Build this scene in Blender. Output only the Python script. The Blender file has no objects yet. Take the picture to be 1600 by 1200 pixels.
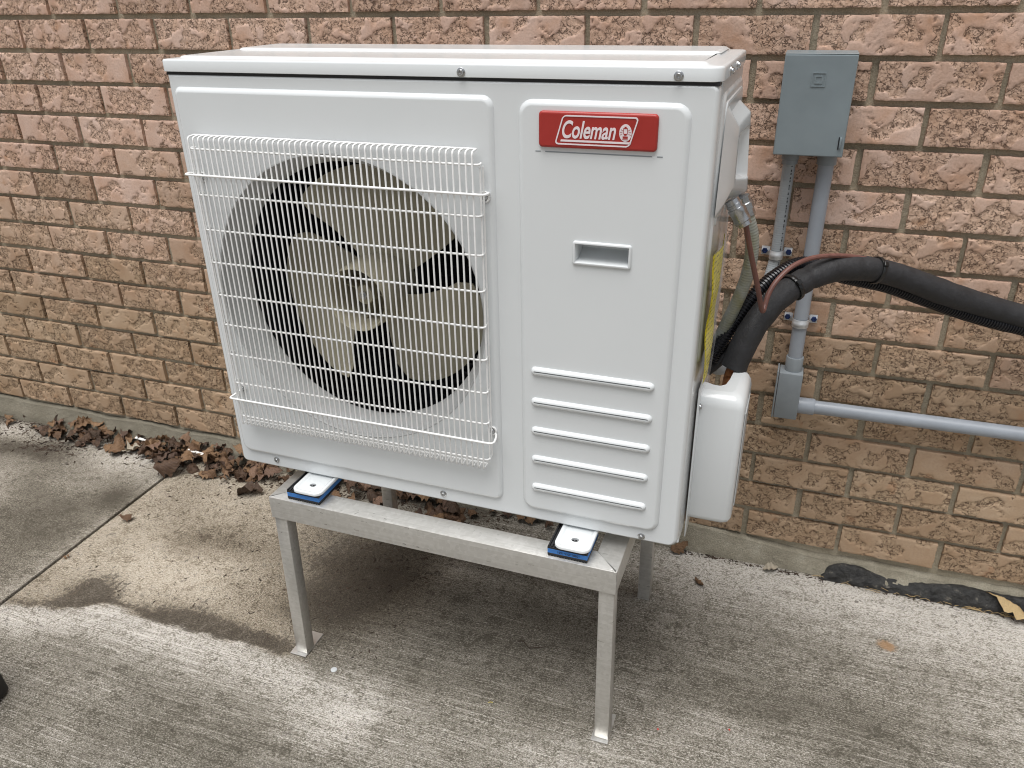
import bpy, bmesh, math, random
from mathutils import Vector, Matrix, noise as mnoise

S = bpy.context.scene
COL = S.collection
rad = math.radians
random.seed(11)

# ------------------------------------------------------------------ camera, sky, sun, exposure
cam = bpy.data.cameras.new("camera")
camo = bpy.data.objects.new("camera", cam)
COL.objects.link(camo)
camo.location = (1.8029, -1.5557, 1.1931)
camo.rotation_euler = (rad(63.3319), rad(0.9447), rad(19.5734))
cam.sensor_width = 36.0
cam.lens = 1232.234 / 1600 * 36
cam.clip_start = 0.02
cam.clip_end = 500
S.camera = camo

SUN_EL, SUN_AZ = 75.0, 180.0 + 12.0         # high, from the camera's side of the wall
world = bpy.data.worlds.new("World")
S.world = world
world.use_nodes = True
wn = world.node_tree.nodes
wl = world.node_tree.links
bg = wn["Background"]
sky = wn.new("ShaderNodeTexSky")
sky.sky_type = 'NISHITA'
sky.sun_disc = False
sky.sun_elevation = rad(SUN_EL)
sky.sun_rotation = rad(SUN_AZ)
sky.air_density = 1.0
sky.dust_density = 3.0
sky.ozone_density = 1.0
hsv = wn.new("ShaderNodeHueSaturation")
hsv.inputs['Saturation'].default_value = 0.22   # cloud layer: nearly white sky
wl.new(sky.outputs[0], hsv.inputs['Color'])
wl.new(hsv.outputs[0], bg.inputs['Color'])
bg.inputs['Strength'].default_value = 0.05

sl = bpy.data.lights.new("sun", 'SUN')
sl.energy = 1.5
sl.angle = rad(48)
sl.color = (1.0, 0.988, 0.970)
slo = bpy.data.objects.new("sun", sl)
COL.objects.link(slo)
az = rad(SUN_AZ)
sd = Vector((math.sin(az) * math.cos(rad(SUN_EL)), math.cos(az) * math.cos(rad(SUN_EL)), math.sin(rad(SUN_EL))))
slo.rotation_euler = (-sd).to_track_quat('-Z', 'Y').to_euler()
slo.location = (0, -3, 6)

S.cycles.pixel_filter_type = 'BLACKMAN_HARRIS'
S.cycles.filter_width = 1.05
vs = S.view_settings
S.display_settings.display_device = 'sRGB'
vs.view_transform = 'Standard'
vs.look = 'None'
vs.gamma = 1.0
vs.use_curve_mapping = False
vs.exposure = 1.25

# ------------------------------------------------------------------ helpers
def tag(o, label=None, cat=None, group=None, kind=None):
    if label: o['label'] = label
    if cat: o['category'] = cat
    if group: o['group'] = group
    if kind: o['kind'] = kind
    return o

def empty(name, loc, rz=0.0, label=None, cat=None, group=None):
    o = bpy.data.objects.new(name, None)
    COL.objects.link(o)
    o.location = loc
    o.rotation_euler = (0, 0, rz)
    o.empty_display_size = 0.05
    return tag(o, label, cat, group)

def link(name, me, mat=None, parent=None):
    o = bpy.data.objects.new(name, me)
    COL.objects.link(o)
    if mat:
        if me.materials: me.materials[0] = mat
        else: me.materials.append(mat)
    if parent: o.parent = parent
    return o

class MB:
    def __init__(s):
        s.v = []; s.f = []; s.uv = []; s.flat = set()
    def add(s, vs_, fs, uvs=None):
        b = len(s.v)
        s.v += [tuple(p) for p in vs_]
        for i, f in enumerate(fs):
            s.f.append(tuple(b + k for k in f))
            s.uv.append(uvs[i] if uvs else [(0, 0)] * len(f))
    def box(s, x0, x1, y0, y1, z0, z1):
        vs_ = [(x, y, z) for x in (x0, x1) for y in (y0, y1) for z in (z0, z1)]
        s.add(vs_, [(0, 1, 3, 2), (4, 6, 7, 5), (0, 4, 5, 1), (2, 3, 7, 6), (0, 2, 6, 4), (1, 5, 7, 3)])
    def bbox(s, x0, x1, y0, y1, z0, z1, b=0.002, seg=2, M=None):
        bm = bmesh.new()
        bmesh.ops.create_cube(bm, size=1.0)
        for v in bm.verts:
            v.co = Vector(((x0 + x1) / 2 + v.co.x * (x1 - x0), (y0 + y1) / 2 + v.co.y * (y1 - y0), (z0 + z1) / 2 + v.co.z * (z1 - z0)))
        if b > 0:
            bmesh.ops.bevel(bm, geom=bm.edges[:], offset=b, segments=seg, affect='EDGES', profile=0.5)
        s.frombm(bm, M)
    def frombm(s, bm, M=None):
        bm.verts.index_update()
        s.add([(M @ v.co if M else v.co) for v in bm.verts], [[v.index for v in f.verts] for f in bm.faces])
        bm.free()
    def tube(s, pts, r, seg=8, cap=True, vscale=1.0):
        pts = [Vector(p) for p in pts]
        n = len(pts)
        rr = r if callable(r) else (lambda i, t: r)
        ts = []
        for i in range(n):
            a = pts[max(i - 1, 0)]; b = pts[min(i + 1, n - 1)]
            t = (b - a)
            ts.append(t.normalized() if t.length > 1e-9 else Vector((0, 0, 1)))
        u = ts[0].orthogonal().normalized()
        vs_ = []; dist = [0.0]
        for i in range(1, n): dist.append(dist[-1] + (pts[i] - pts[i - 1]).length)
        for i in range(n):
            u = (u - ts[i] * u.dot(ts[i])).normalized()
            w = ts[i].cross(u)
            R = rr(i, dist[i])
            for k in range(seg):
                a = 2 * math.pi * k / seg
                vs_.append(pts[i] + (u * math.cos(a) + w * math.sin(a)) * R)
        fs = []; uvs = []
        for i in range(n - 1):
            for k in range(seg):
                k2 = (k + 1) % seg
                fs.append((i * seg + k, i * seg + k2, (i + 1) * seg + k2, (i + 1) * seg + k))
                uvs.append([(k / seg, dist[i] * vscale), ((k + 1) / seg, dist[i] * vscale), ((k + 1) / seg, dist[i + 1] * vscale), (k / seg, dist[i + 1] * vscale)])
        if cap:
            fs.append(tuple(range(seg))[::-1]); uvs.append([(0, 0)] * seg)
            fs.append(tuple((n - 1) * seg + k for k in range(seg))); uvs.append([(0, 0)] * seg)
        s.add(vs_, fs, uvs)
    def lathe(s, prof, seg=32, M=None, close=False):
        # prof: list of (r, h) about local Z
        M = M or Matrix()
        vs_ = []
        for (r, h) in prof:
            for k in range(seg):
                a = 2 * math.pi * k / seg
                vs_.append(M @ Vector((r * math.cos(a), r * math.sin(a), h)))
        fs = []
        for i in range(len(prof) - 1):
            for k in range(seg):
                k2 = (k + 1) % seg
                fs.append((i * seg + k, i * seg + k2, (i + 1) * seg + k2, (i + 1) * seg + k))
        if close:
            fs.append(tuple(range(seg))[::-1])
            fs.append(tuple((len(prof) - 1) * seg + k for k in range(seg)))
        s.add(vs_, fs)
    def loops(s, ls, closed=True):
        # ls: list of equal length point loops, quads between consecutive ones
        n = len(ls[0]); vs_ = [p for l in ls for p in l]; fs = []
        for i in range(len(ls) - 1):
            for k in range(n if closed else n - 1):
                k2 = (k + 1) % n
                fs.append((i * n + k, i * n + k2, (i + 1) * n + k2, (i + 1) * n + k))
        s.add(vs_, fs)
    def fill(s, outer, holes=()):
        bm = bmesh.new()
        es = []
        for lp in [outer] + list(holes):
            vv = [bm.verts.new(p) for p in lp]
            for i in range(len(vv)): es.append(bm.edges.new((vv[i], vv[(i + 1) % len(vv)])))
        bmesh.ops.triangle_fill(bm, use_beauty=True, use_dissolve=False, edges=es)
        k0 = len(s.f)
        s.frombm(bm)
        s.flat.update(range(k0, len(s.f)))
    def mesh(s, name, smooth=35, fixn=True):
        me = bpy.data.meshes.new(name)
        me.from_pydata(s.v, [], s.f)
        uvl = me.uv_layers.new(name="UVMap")
        flat = [c for f in s.uv for uv in f for c in uv]
        uvl.data.foreach_set("uv", flat)
        me.update()
        me.polygons.foreach_set("use_smooth", [bool(smooth)] * len(me.polygons))
        if s.flat:
            fa = me.attributes.new("flat", 'INT', 'FACE')
            fa.data.foreach_set("value", [1 if i in s.flat else 0 for i in range(len(me.polygons))])
        if fixn:
            bm = bmesh.new(); bm.from_mesh(me)
            bmesh.ops.remove_doubles(bm, verts=bm.verts, dist=1e-5)
            bmesh.ops.recalc_face_normals(bm, faces=bm.faces)
            bm.to_mesh(me); bm.free()
        if smooth:
            me.set_sharp_from_angle(angle=rad(smooth))
        if s.flat:
            fl_ = [0] * len(me.polygons)
            me.attributes["flat"].data.foreach_get("value", fl_)
            me.polygons.foreach_set("use_smooth", [bool(smooth) and not q for q in fl_])
            me.attributes.remove(me.attributes["flat"])
        return me
    def build(s, name, mat, parent=None, smooth=35, fixn=True):
        return link(name, s.mesh(name, smooth, fixn), mat, parent)

def rr(x0, x1, z0, z1, r, inset=0.0, n=5):
    """rounded rectangle loop in (x, z); r = (bl, br, tr, tl)"""
    if not isinstance(r, (tuple, list)): r = (r,) * 4
    x0 += inset; x1 -= inset; z0 += inset; z1 -= inset
    r = [max(q - inset, 0.0004) for q in r]
    out = []
    for (cx, cz, a0, q) in ((x0 + r[0], z0 + r[0], 180, r[0]), (x1 - r[1], z0 + r[1], 270, r[1]), (x1 - r[2], z1 - r[2], 0, r[2]), (x0 + r[3], z1 - r[3], 90, r[3])):
        for i in range(n + 1):
            a = rad(a0 + 90 * i / n)
            out.append((cx + q * math.cos(a), cz + q * math.sin(a)))
    return out

def circ(cx, cz, r, n=72):
    return [(cx + r * math.cos(2 * math.pi * i / n), cz + r * math.sin(2 * math.pi * i / n)) for i in range(n)]

def at_y(l, y): return [(x, y, z) for x, z in l]
def at_z(l, z): return [(x, y, z) for x, y in l]

def smooth_path(pts, sub=8):
    P = [Vector(p) for p in pts]
    P = [P[0] * 2 - P[1]] + P + [P[-1] * 2 - P[-2]]
    out = []
    for i in range(1, len(P) - 2):
        for k in range(sub):
            t = k / sub
            a, b, c, d = P[i - 1], P[i], P[i + 1], P[i + 2]
            out.append(0.5 * ((2 * b) + (c - a) * t + (2 * a - 5 * b + 4 * c - d) * t * t + (3 * b - a - 3 * c + d) * t ** 3))
    out.append(P[-2])
    return out

def axis_matrix(p, d):
    d = Vector(d).normalized()
    return Matrix.Translation(Vector(p)) @ d.to_track_quat('Z', 'Y').to_matrix().to_4x4()

# pixel of the 1600x1200 photograph -> the point of that ray at world depth y (for things seen against the wall)
CF = 1232.234
CM = camo.rotation_euler.to_matrix()
CP = camo.location.copy()
def seen(px, py, y):
    d = CM @ Vector(((px - 800) / CF, -(py - 600) / CF, -1.0))
    return CP + d * ((y - CP.y) / d.y)

def ground_z(y): return 0.016 * y

# ------------------------------------------------------------------ materials
def new_mat(name):
    m = bpy.data.materials.new(name)
    m.use_nodes = True
    nt = m.node_tree
    return m, nt, nt.nodes["Principled BSDF"]

class NB:
    """small node helper"""
    def __init__(s, nt): s.nt = nt
    def n(s, t, **kw):
        x = s.nt.nodes.new(t)
        for k, v in kw.items(): setattr(x, k, v)
        return x
    def set(s, sock, v):
        if hasattr(v, 'is_output') or isinstance(v, bpy.types.NodeSocket): s.nt.links.new(v, sock)
        else: sock.default_value = v
    def math(s, op, a, b=0.0, c=None, clamp=False):
        x = s.n("ShaderNodeMath", operation=op); x.use_clamp = clamp
        s.set(x.inputs[0], a); s.set(x.inputs[1], b)
        if c is not None: s.set(x.inputs[2], c)
        return x.outputs[0]
    def noise(s, vec, scale, detail=2.0, rough=0.5, dist=0.0):
        x = s.n("ShaderNodeTexNoise")
        if vec is not None: s.set(x.inputs['Vector'], vec)
        x.inputs['Scale'].default_value = scale; x.inputs['Detail'].default_value = detail
        x.inputs['Roughness'].default_value = rough; x.inputs['Distortion'].default_value = dist
        return x.outputs[0]
    def vor(s, vec, scale, feature='F1'):
        x = s.n("ShaderNodeTexVoronoi", feature=feature)
        s.set(x.inputs['Vector'], vec); x.inputs['Scale'].default_value = scale
        return x
    def ramp(s, fac, stops, interp='LINEAR'):
        x = s.n("ShaderNodeValToRGB")
        cr = x.color_ramp; cr.interpolation = interp
        while len(cr.elements) < len(stops): cr.elements.new(0.5)
        for e, (p, c) in zip(cr.elements, stops):
            e.position = p
            e.color = (c, c, c, 1) if isinstance(c, (int, float)) else (*c, 1)
        s.set(x.inputs[0], fac)
        return x.outputs[0]
    def mix(s, fac, a, b, blend='MIX'):
        x = s.n("ShaderNodeMix", data_type='RGBA', blend_type=blend)
        s.set(x.inputs[0], fac)
        s.set(x.inputs[6], a if isinstance(a, bpy.types.NodeSocket) else (*a, 1))
        s.set(x.inputs[7], b if isinstance(b, bpy.types.NodeSocket) else (*b, 1))
        return x.outputs[2]
    def coord(s, which='Object'):
        return s.n("ShaderNodeTexCoord").outputs[which]
    def map(s, vec, scale=(1, 1, 1), loc=(0, 0, 0)):
        x = s.n("ShaderNodeMapping")
        s.set(x.inputs[0], vec); x.inputs['Scale'].default_value = scale
        s.set(x.inputs['Location'], loc)
        return x.outputs[0]
    def bump(s, h, dist, strength=1.0, normal=None):
        x = s.n("ShaderNodeBump")
        x.inputs['Strength'].default_value = strength; x.inputs['Distance'].default_value = dist
        s.set(x.inputs['Height'], h)
        if normal is not None: s.set(x.inputs['Normal'], normal)
        return x.outputs[0]
    def attr(s, name):
        return s.n("ShaderNodeAttribute", attribute_name=name).outputs['Fac']

def simple(name, col, rough=0.5, metal=0.0, var=0.06, scale=30, bump=0.0, bscale=400, rvar=0.08, spec=None, coat=0.0):
    m, nt, p = new_mat(name)
    b = NB(nt)
    oc = b.coord()
    nz = b.noise(oc, scale, 4, 0.6)
    dark = tuple(c * (1 - var * 1.5) for c in col); lite = tuple(min(c * (1 + var), 1) for c in col)
    b.set(p.inputs['Base Color'], b.ramp(nz, [(0.3, dark), (0.7, lite)]))
    b.set(p.inputs['Roughness'], b.ramp(nz, [(0.3, max(rough - rvar, 0.02)), (0.7, rough + rvar)]))
    p.inputs['Metallic'].default_value = metal
    if spec is not None: p.inputs['Specular IOR Level'].default_value = spec
    if coat: 
        p.inputs['Coat Weight'].default_value = coat; p.inputs['Coat Roughness'].default_value = 0.12
    if bump:
        b.set(p.inputs['Normal'], b.bump(b.noise(oc, bscale, 3, 0.6), bump))
    return m

M = {}
# powder coated white sheet metal with faint handling smudges
m, nt, p = new_mat("white_powder_coat"); b = NB(nt); oc = b.coord()
sm = b.noise(b.map(oc, (1, 1, 1)), 5, 5, 0.65)
b.set(p.inputs['Base Color'], b.ramp(sm, [(0.2, (0.675, 0.700, 0.708)), (0.8, (0.70, 0.725, 0.733))]))
b.set(p.inputs['Roughness'], b.ramp(b.noise(oc, 7, 2, 0.5), [(0.2, 0.13), (0.8, 0.17)]))
b.set(p.inputs['Normal'], b.bump(b.noise(oc, 900, 2, 0.5), 0.00004))
p.inputs['Specular IOR Level'].default_value = 0.5
M['white'] = m
M['wire'] = simple("white_wire_coating", (0.83, 0.83, 0.82), 0.3, var=0.03)
M['bell'] = simple("grey_white_plastic", (0.50, 0.51, 0.51), 0.38, var=0.03)
M['cream'] = simple("cream_fan_plastic", (0.41, 0.375, 0.275), 0.42, var=0.06, scale=12)
M['dark'] = simple("dark_interior", (0.018, 0.019, 0.024), 0.7, var=0.3)
M['motor'] = simple("dark_motor_paint", (0.035, 0.037, 0.045), 0.45, var=0.2)
M['red'] = simple("red_badge_plastic", (0.36, 0.028, 0.022), 0.38, var=0.04)
M['logo'] = simple("white_badge_print", (0.80, 0.72, 0.74), 0.45, var=0.02)
M['zinc'] = simple("zinc_screw_metal", (0.50, 0.51, 0.52), 0.26, metal=1.0, var=0.06, scale=60)
M['strapzinc'] = simple("bright_zinc_band", (0.60, 0.62, 0.64), 0.42, metal=0.5, var=0.05, scale=60)
M['blackrub'] = simple("black_rubber", (0.012, 0.012, 0.014), 0.55, var=0.2)
M['bluefoam'] = simple("blue_pad_foam", (0.045, 0.190, 0.52), 0.7, var=0.12, scale=120, bump=0.0006, bscale=700)
M['foam'] = simple("black_foam_insulation", (0.020, 0.020, 0.022), 0.62, var=0.25, scale=40, bump=0.0004, bscale=900)
fm = M['foam'].node_tree; fb = NB(fm); fc = fb.coord()
fb.set(fm.nodes["Principled BSDF"].inputs['Normal'], fb.bump(fb.math('ADD', fb.noise(fc, 55, 5, 0.65), fb.math('MULTIPLY', fb.noise(fc, 700, 2), 0.25)), 0.0022))
M['loom'] = simple("black_corrugated_plastic", (0.012, 0.012, 0.015), 0.28, var=0.2)
M['tie'] = simple("black_nylon", (0.010, 0.010, 0.010), 0.3, var=0.1)
M['copper'] = simple("aged_copper", (0.40, 0.17, 0.07), 0.45, metal=0.75, var=0.35, scale=60)
M['brownwire'] = simple("brown_cable_jacket", (0.150, 0.065, 0.052), 0.5, var=0.12, scale=60)
M['pvc'] = simple("grey_conduit_plastic", (0.315, 0.345, 0.385), 0.40, var=0.07, scale=18)
M['boxgrey'] = simple("grey_enclosure_paint", (0.205, 0.245, 0.262), 0.42, var=0.08, scale=9)
M['lbgrey'] = simple("grey_fitting_plastic", (0.245, 0.272, 0.290), 0.42, var=0.06, scale=30)
M['bluescrew'] = simple("blue_coated_screw", (0.012, 0.030, 0.11), 0.35, metal=0.4, var=0.2)
M['case'] = simple("black_case_plastic", (0.010, 0.010, 0.012), 0.5, var=0.2)
M['twig'] = simple("dark_twig_bark", (0.055, 0.038, 0.028), 0.8, var=0.3, scale=200)
M['cap'] = simple("translucent_plastic_disc", (0.50, 0.52, 0.53), 0.35, var=0.05)
M['redbit'] = simple("red_plastic_bit", (0.50, 0.03, 0.02), 0.4, var=0.05)
M['straw'] = simple("yellow_straw", (0.48, 0.40, 0.10), 0.6, var=0.2, scale=200)
M['strip'] = simple("white_plastic_strip", (0.74, 0.73, 0.70), 0.4, var=0.06)
M['soil'] = simple("soil_ground", (0.10, 0.075, 0.05), 0.95, var=0.4, scale=6, bump=0.01, bscale=40)

# galvanised steel: spangle and drawn streaks
m, nt, p = new_mat("galvanised_steel"); b = NB(nt); oc = b.coord()
v = b.vor(oc, 160)
st = b.noise(b.map(oc, (6, 300, 300)), 1.0, 3, 0.6)
val = b.math('ADD', b.math('MULTIPLY', v.outputs['Color'], 0.35), b.math('MULTIPLY', st, 0.65))
b.set(p.inputs['Base Color'], b.ramp(val, [(0.2, (0.52, 0.51, 0.48)), (0.8, (0.68, 0.67, 0.645))]))
b.set(p.inputs['Roughness'], b.ramp(val, [(0.2, 0.26), (0.8, 0.38)]))
b.set(p.inputs['Normal'], b.bump(st, 0.00015))
p.inputs['Metallic'].default_value = 0.62
M['galv'] = m

# brick: pinkish fired skin, torn tan body, per brick tint; lower courses are browner
m, nt, p = new_mat("rugged_brick"); b = NB(nt)
oi = b.n("ShaderNodeObjectInfo")
rnd = oi.outputs['Random']
off = b.n("ShaderNodeCombineXYZ"); b.set(off.inputs[0], b.math('MULTIPLY', rnd, 37.0)); b.set(off.inputs[2], b.math('MULTIPLY', rnd, 91.0))
vec = b.map(b.coord(), (1, 1, 1), off.outputs[0])
torn = b.attr("torn"); cav = b.attr("cavity")
geo = b.n("ShaderNodeNewGeometry"); sep = b.n("ShaderNodeSeparateXYZ"); b.set(sep.inputs[0], geo.outputs['Position'])
zz = b.math('ADD', sep.outputs[2], b.math('MULTIPLY', b.math('SUBTRACT', rnd, 0.5), 0.22))
low = b.ramp(b.math('DIVIDE', zz, 1.3), [(0.30, 1.0), (0.66, 0.0)])
big = b.noise(vec, 14, 4, 0.6)
fine = b.noise(vec, 240, 5, 0.7)
med = b.noise(vec, 75, 4, 0.6)
tor = b.math('ADD', torn, b.math('MULTIPLY', b.math('SUBTRACT', med, 0.5), 1.6))
tor = b.math('ADD', tor, b.math('MULTIPLY', b.math('SUBTRACT', b.math('FRACT', b.math('MULTIPLY', rnd, 13.7)), 0.5), 0.55))
tor = b.ramp(tor, [(0.44, 0.0), (0.58, 1.0)])
# flake pattern: warped cells with dark open cracks between them
nzc = b.n("ShaderNodeTexNoise"); b.set(nzc.inputs['Vector'], vec); nzc.inputs['Scale'].default_value = 120; nzc.inputs['Detail'].default_value = 3
sc = b.n("ShaderNodeVectorMath", operation='SCALE'); b.set(sc.inputs[0], nzc.outputs['Color']); sc.inputs['Scale'].default_value = 0.016
wv = b.n("ShaderNodeVectorMath", operation='ADD'); nzd = b.n("ShaderNodeTexNoise"); b.set(nzd.inputs['Vector'], vec); nzd.inputs['Scale'].default_value = 380; nzd.inputs['Detail'].default_value = 2
sd2 = b.n("ShaderNodeVectorMath", operation='SCALE'); b.set(sd2.inputs[0], nzd.outputs['Color']); sd2.inputs['Scale'].default_value = 0.0065
wadd = b.n("ShaderNodeVectorMath", operation='ADD'); b.set(wadd.inputs[0], sc.outputs[0]); b.set(wadd.inputs[1], sd2.outputs[0])
b.set(wv.inputs[0], vec); b.set(wv.inputs[1], wadd.outputs[0])
wm = b.map(wv.outputs[0], (1.0, 0.3, 1.55))
edge = b.vor(wm, 112, 'DISTANCE_TO_EDGE').outputs['Distance']
cell = b.vor(wm, 112); cellv = b.n("ShaderNodeSeparateColor"); b.set(cellv.inputs[0], cell.outputs['Color'])
wid = b.ramp(b.noise(vec, 85, 3, 0.6), [(0.42, 0.008), (0.66, 0.16)])
crk = b.math('SMOOTH_MIN', b.math('DIVIDE', edge, wid), 1.0, 0.2)
crk = b.math('MINIMUM', b.math('MAXIMUM', crk, 0.0), 1.0)
open_ = b.math('MULTIPLY', b.math('SUBTRACT', 1.0, crk), tor)
lip = b.math('MULTIPLY', b.ramp(tor, [(0.25, 0.0), (0.5, 1.0), (0.75, 0.0)]), 0.42)
skin_hi = b.ramp(big, [(0.28, (0.52, 0.318, 0.215)), (0.46, (0.605, 0.418, 0.325)), (0.75, (0.68, 0.515, 0.435))])
skin_lo = b.ramp(big, [(0.28, (0.375, 0.250, 0.152)), (0.55, (0.455, 0.330, 0.220)), (0.75, (0.50, 0.380, 0.268))])
skin = b.mix(low, skin_hi, skin_lo)
body_hi = b.ramp(fine, [(0.30, (0.46, 0.280, 0.180)), (0.65, (0.74, 0.535, 0.400))])
body_lo = b.ramp(fine, [(0.30, (0.33, 0.220, 0.130)), (0.65, (0.52, 0.392, 0.262))])
body = b.mix(low, body_hi, body_lo)
body = b.mix(0.45, body, skin)
col = b.mix(tor, skin, body)
col = b.mix(b.ramp(fine, [(0.35, 0.35), (0.55, 0.0)]), col, (0.33, 0.22, 0.16))
burn = b.ramp(b.noise(vec, 19, 3, 0.5), [(0.63, 0.0), (0.74, 0.7)])
col = b.mix(burn, col, (0.40, 0.215, 0.115))
col = b.mix(b.math('MULTIPLY', b.math('MAXIMUM', open_, lip), 0.80), col, (0.125, 0.074, 0.050))
col = b.mix(b.math('MULTIPLY', b.ramp(cav, [(0.35, 0.0), (0.9, 1.0)]), 0.6), col, (0.11, 0.07, 0.05))
tint = b.ramp(b.math('FRACT', b.math('MULTIPLY', rnd, 7.31)), [(0.0, (0.85, 0.83, 0.81)), (0.5, (1.0, 0.98, 0.97)), (1.0, (1.07, 1.08, 1.09))])
col = b.mix(1.0, col, tint, 'MULTIPLY')
b.set(p.inputs['Base Color'], col)
p.inputs['Roughness'].default_value = 0.88
p.inputs['Specular IOR Level'].default_value = 0.25
hgt = b.math('MULTIPLY', tor, b.math('ADD', b.math('MULTIPLY', crk, 0.75), b.math('MULTIPLY', cellv.outputs[0], 0.6)))
hgt = b.math('ADD', hgt, b.math('MULTIPLY', b.math('SUBTRACT', 1.0, tor), 1.25))
hgt = b.math('ADD', hgt, b.math('MULTIPLY', fine, 0.35))
b.set(p.inputs['Normal'], b.bump(hgt, 0.0027, 1.0))
M['brick'] = m

m, nt, p = new_mat("mortar"); b = NB(nt); oc = b.coord()
nz = b.noise(oc, 9, 4, 0.6); fz = b.noise(oc, 420, 4, 0.7)
c1 = b.ramp(nz, [(0.3, (0.37, 0.325, 0.238)), (0.7, (0.51, 0.452, 0.345))])
b.set(p.inputs['Base Color'], b.mix(b.ramp(fz, [(0.35, 0.5), (0.6, 0.0)]), c1, (0.16, 0.14, 0.105)))
p.inputs['Roughness'].default_value = 0.95
p.inputs['Specular IOR Level'].default_value = 0.2
b.set(p.inputs['Normal'], b.bump(b.math('ADD', fz, b.math('MULTIPLY', b.noise(oc, 120, 3), 1.5)), 0.0018))
M['mortar'] = m

m, nt, p = new_mat("cement_render"); b = NB(nt); oc = b.coord()
nz = b.noise(oc, 16, 5, 0.65); fz = b.noise(oc, 380, 4, 0.7)
c1 = b.ramp(nz, [(0.3, (0.25, 0.225, 0.170)), (0.55, (0.36, 0.328, 0.255)), (0.75, (0.46, 0.425, 0.345))])
sxr = b.n('ShaderNodeSeparateXYZ'); b.set(sxr.inputs[0], oc)
c1 = b.mix(b.math('MULTIPLY', b.ramp(b.math('ADD', b.math('MULTIPLY', sxr.outputs[0], 0.5), 0.5), [(0.45, 1.0), (0.75, 0.0)]), 0.62), c1, (0.135, 0.122, 0.095))
b.set(p.inputs['Base Color'], b.mix(b.ramp(fz, [(0.38, 0.45), (0.6, 0.0)]), c1, (0.13, 0.115, 0.085)))
p.inputs['Roughness'].default_value = 0.95
p.inputs['Specular IOR Level'].default_value = 0.2
b.set(p.inputs['Normal'], b.bump(b.math('ADD', fz, b.math('MULTIPLY', b.noise(oc, 48, 6, 0.65), 2.2)), 0.003))
M['render'] = m

# broom finished concrete: light cement showing through dark weathering grime
m, nt, p = new_mat("broomed_concrete"); b = NB(nt); oc = b.coord()
grime_shade = b.attr("grime_shade"); tan = b.attr("tan"); broomw = b.attr("broom")
wob = b.n("ShaderNodeTexNoise"); b.set(wob.inputs['Vector'], oc); wob.inputs['Scale'].default_value = 3.0
sepc = b.n("ShaderNodeSeparateXYZ"); b.set(sepc.inputs[0], oc)
cmb = b.n("ShaderNodeCombineXYZ")
b.set(cmb.inputs[0], b.math('MULTIPLY', sepc.outputs[0], 7.0))
b.set(cmb.inputs[1], b.math('ADD', b.math('MULTIPLY', sepc.outputs[1], 390.0), b.math('MULTIPLY', wob.outputs[0], 6.0)))
broom = b.noise(cmb.outputs[0], 1.0, 4, 0.6)
cmb2 = b.n("ShaderNodeCombineXYZ")
b.set(cmb2.inputs[0], b.math('MULTIPLY', sepc.outputs[0], 3.0))
b.set(cmb2.inputs[1], b.math('ADD', b.math('MULTIPLY', sepc.outputs[1], 95.0), b.math('MULTIPLY', wob.outputs[0], 4.0)))
broom2 = b.noise(cmb2.outputs[0], 1.0, 3, 0.6)
stain_tint = b.attr("stain_tint")
speck = b.noise(b.map(oc, (0.66, 1.2, 1)), 350, 5, 0.72)
speck2 = b.noise(b.map(oc, (0.7, 1.3, 1)), 520, 2, 0.6)
mid = b.noise(oc, 34, 6, 0.74)
pit = b.noise(oc, 120, 3, 0.6)
t = b.math('ADD', b.math('MULTIPLY', b.math('SUBTRACT', speck, 0.5), 2.5), b.math('MULTIPLY', b.math('SUBTRACT', speck2, 0.5), 1.1))
t = b.math('ADD', t, b.math('MULTIPLY', b.math('MULTIPLY', b.math('SUBTRACT', broom, 0.5), 0.85), broomw))
t = b.math('ADD', t, b.math('MULTIPLY', b.math('MULTIPLY', b.math('SUBTRACT', broom2, 0.5), 0.5), broomw))
t = b.math('ADD', t, b.math('ADD', b.math('MULTIPLY', b.math('SUBTRACT', mid, 0.5), 1.25), b.math('MULTIPLY', b.math('SUBTRACT', pit, 0.5), 0.55)))
t = b.math('ADD', t, b.math('MULTIPLY', b.ramp(broom, [(0.56, 0.0), (0.68, 0.17)]), broomw))
lev = b.math('ADD', t, b.math('SUBTRACT', 1.03, grime_shade))
cgrey = b.ramp(lev, [(0.05, (0.076, 0.069, 0.054)), (0.36, (0.152, 0.140, 0.115)), (0.62, (0.282, 0.264, 0.229)), (0.95, (0.59, 0.563, 0.525))])
ctan = b.ramp(lev, [(0.05, (0.060, 0.047, 0.033)), (0.34, (0.160, 0.130, 0.093)), (0.62, (0.315, 0.270, 0.205)), (0.95, (0.55, 0.49, 0.40))])
ccol = b.mix(tan, cgrey, ctan)
sm_ = b.math('ADD', b.math('ADD', stain_tint, b.math('MULTIPLY', b.math('SUBTRACT', pit, 0.5), 1.5)), b.math('ADD', b.math('MULTIPLY', b.math('SUBTRACT', mid, 0.5), 2.4), b.math('MULTIPLY', b.math('SUBTRACT', speck, 0.5), 2.8)))
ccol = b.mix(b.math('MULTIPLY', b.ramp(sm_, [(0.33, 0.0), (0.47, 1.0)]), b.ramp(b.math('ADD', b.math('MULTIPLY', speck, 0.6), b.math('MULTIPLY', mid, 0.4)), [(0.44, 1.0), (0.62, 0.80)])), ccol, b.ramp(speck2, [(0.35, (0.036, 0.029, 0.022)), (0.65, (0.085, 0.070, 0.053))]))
ccol = b.mix(b.ramp(b.math('ADD', b.attr('rust'), b.math('MULTIPLY', b.math('SUBTRACT', speck, 0.5), 1.2)), [(0.30, 0.0), (0.60, 0.8)]), ccol, (0.30, 0.175, 0.085))
ccol = b.mix(b.ramp(pit, [(0.26, 0.75), (0.32, 0.0)]), ccol, (0.04, 0.033, 0.026))
b.set(p.inputs['Base Color'], ccol)
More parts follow.
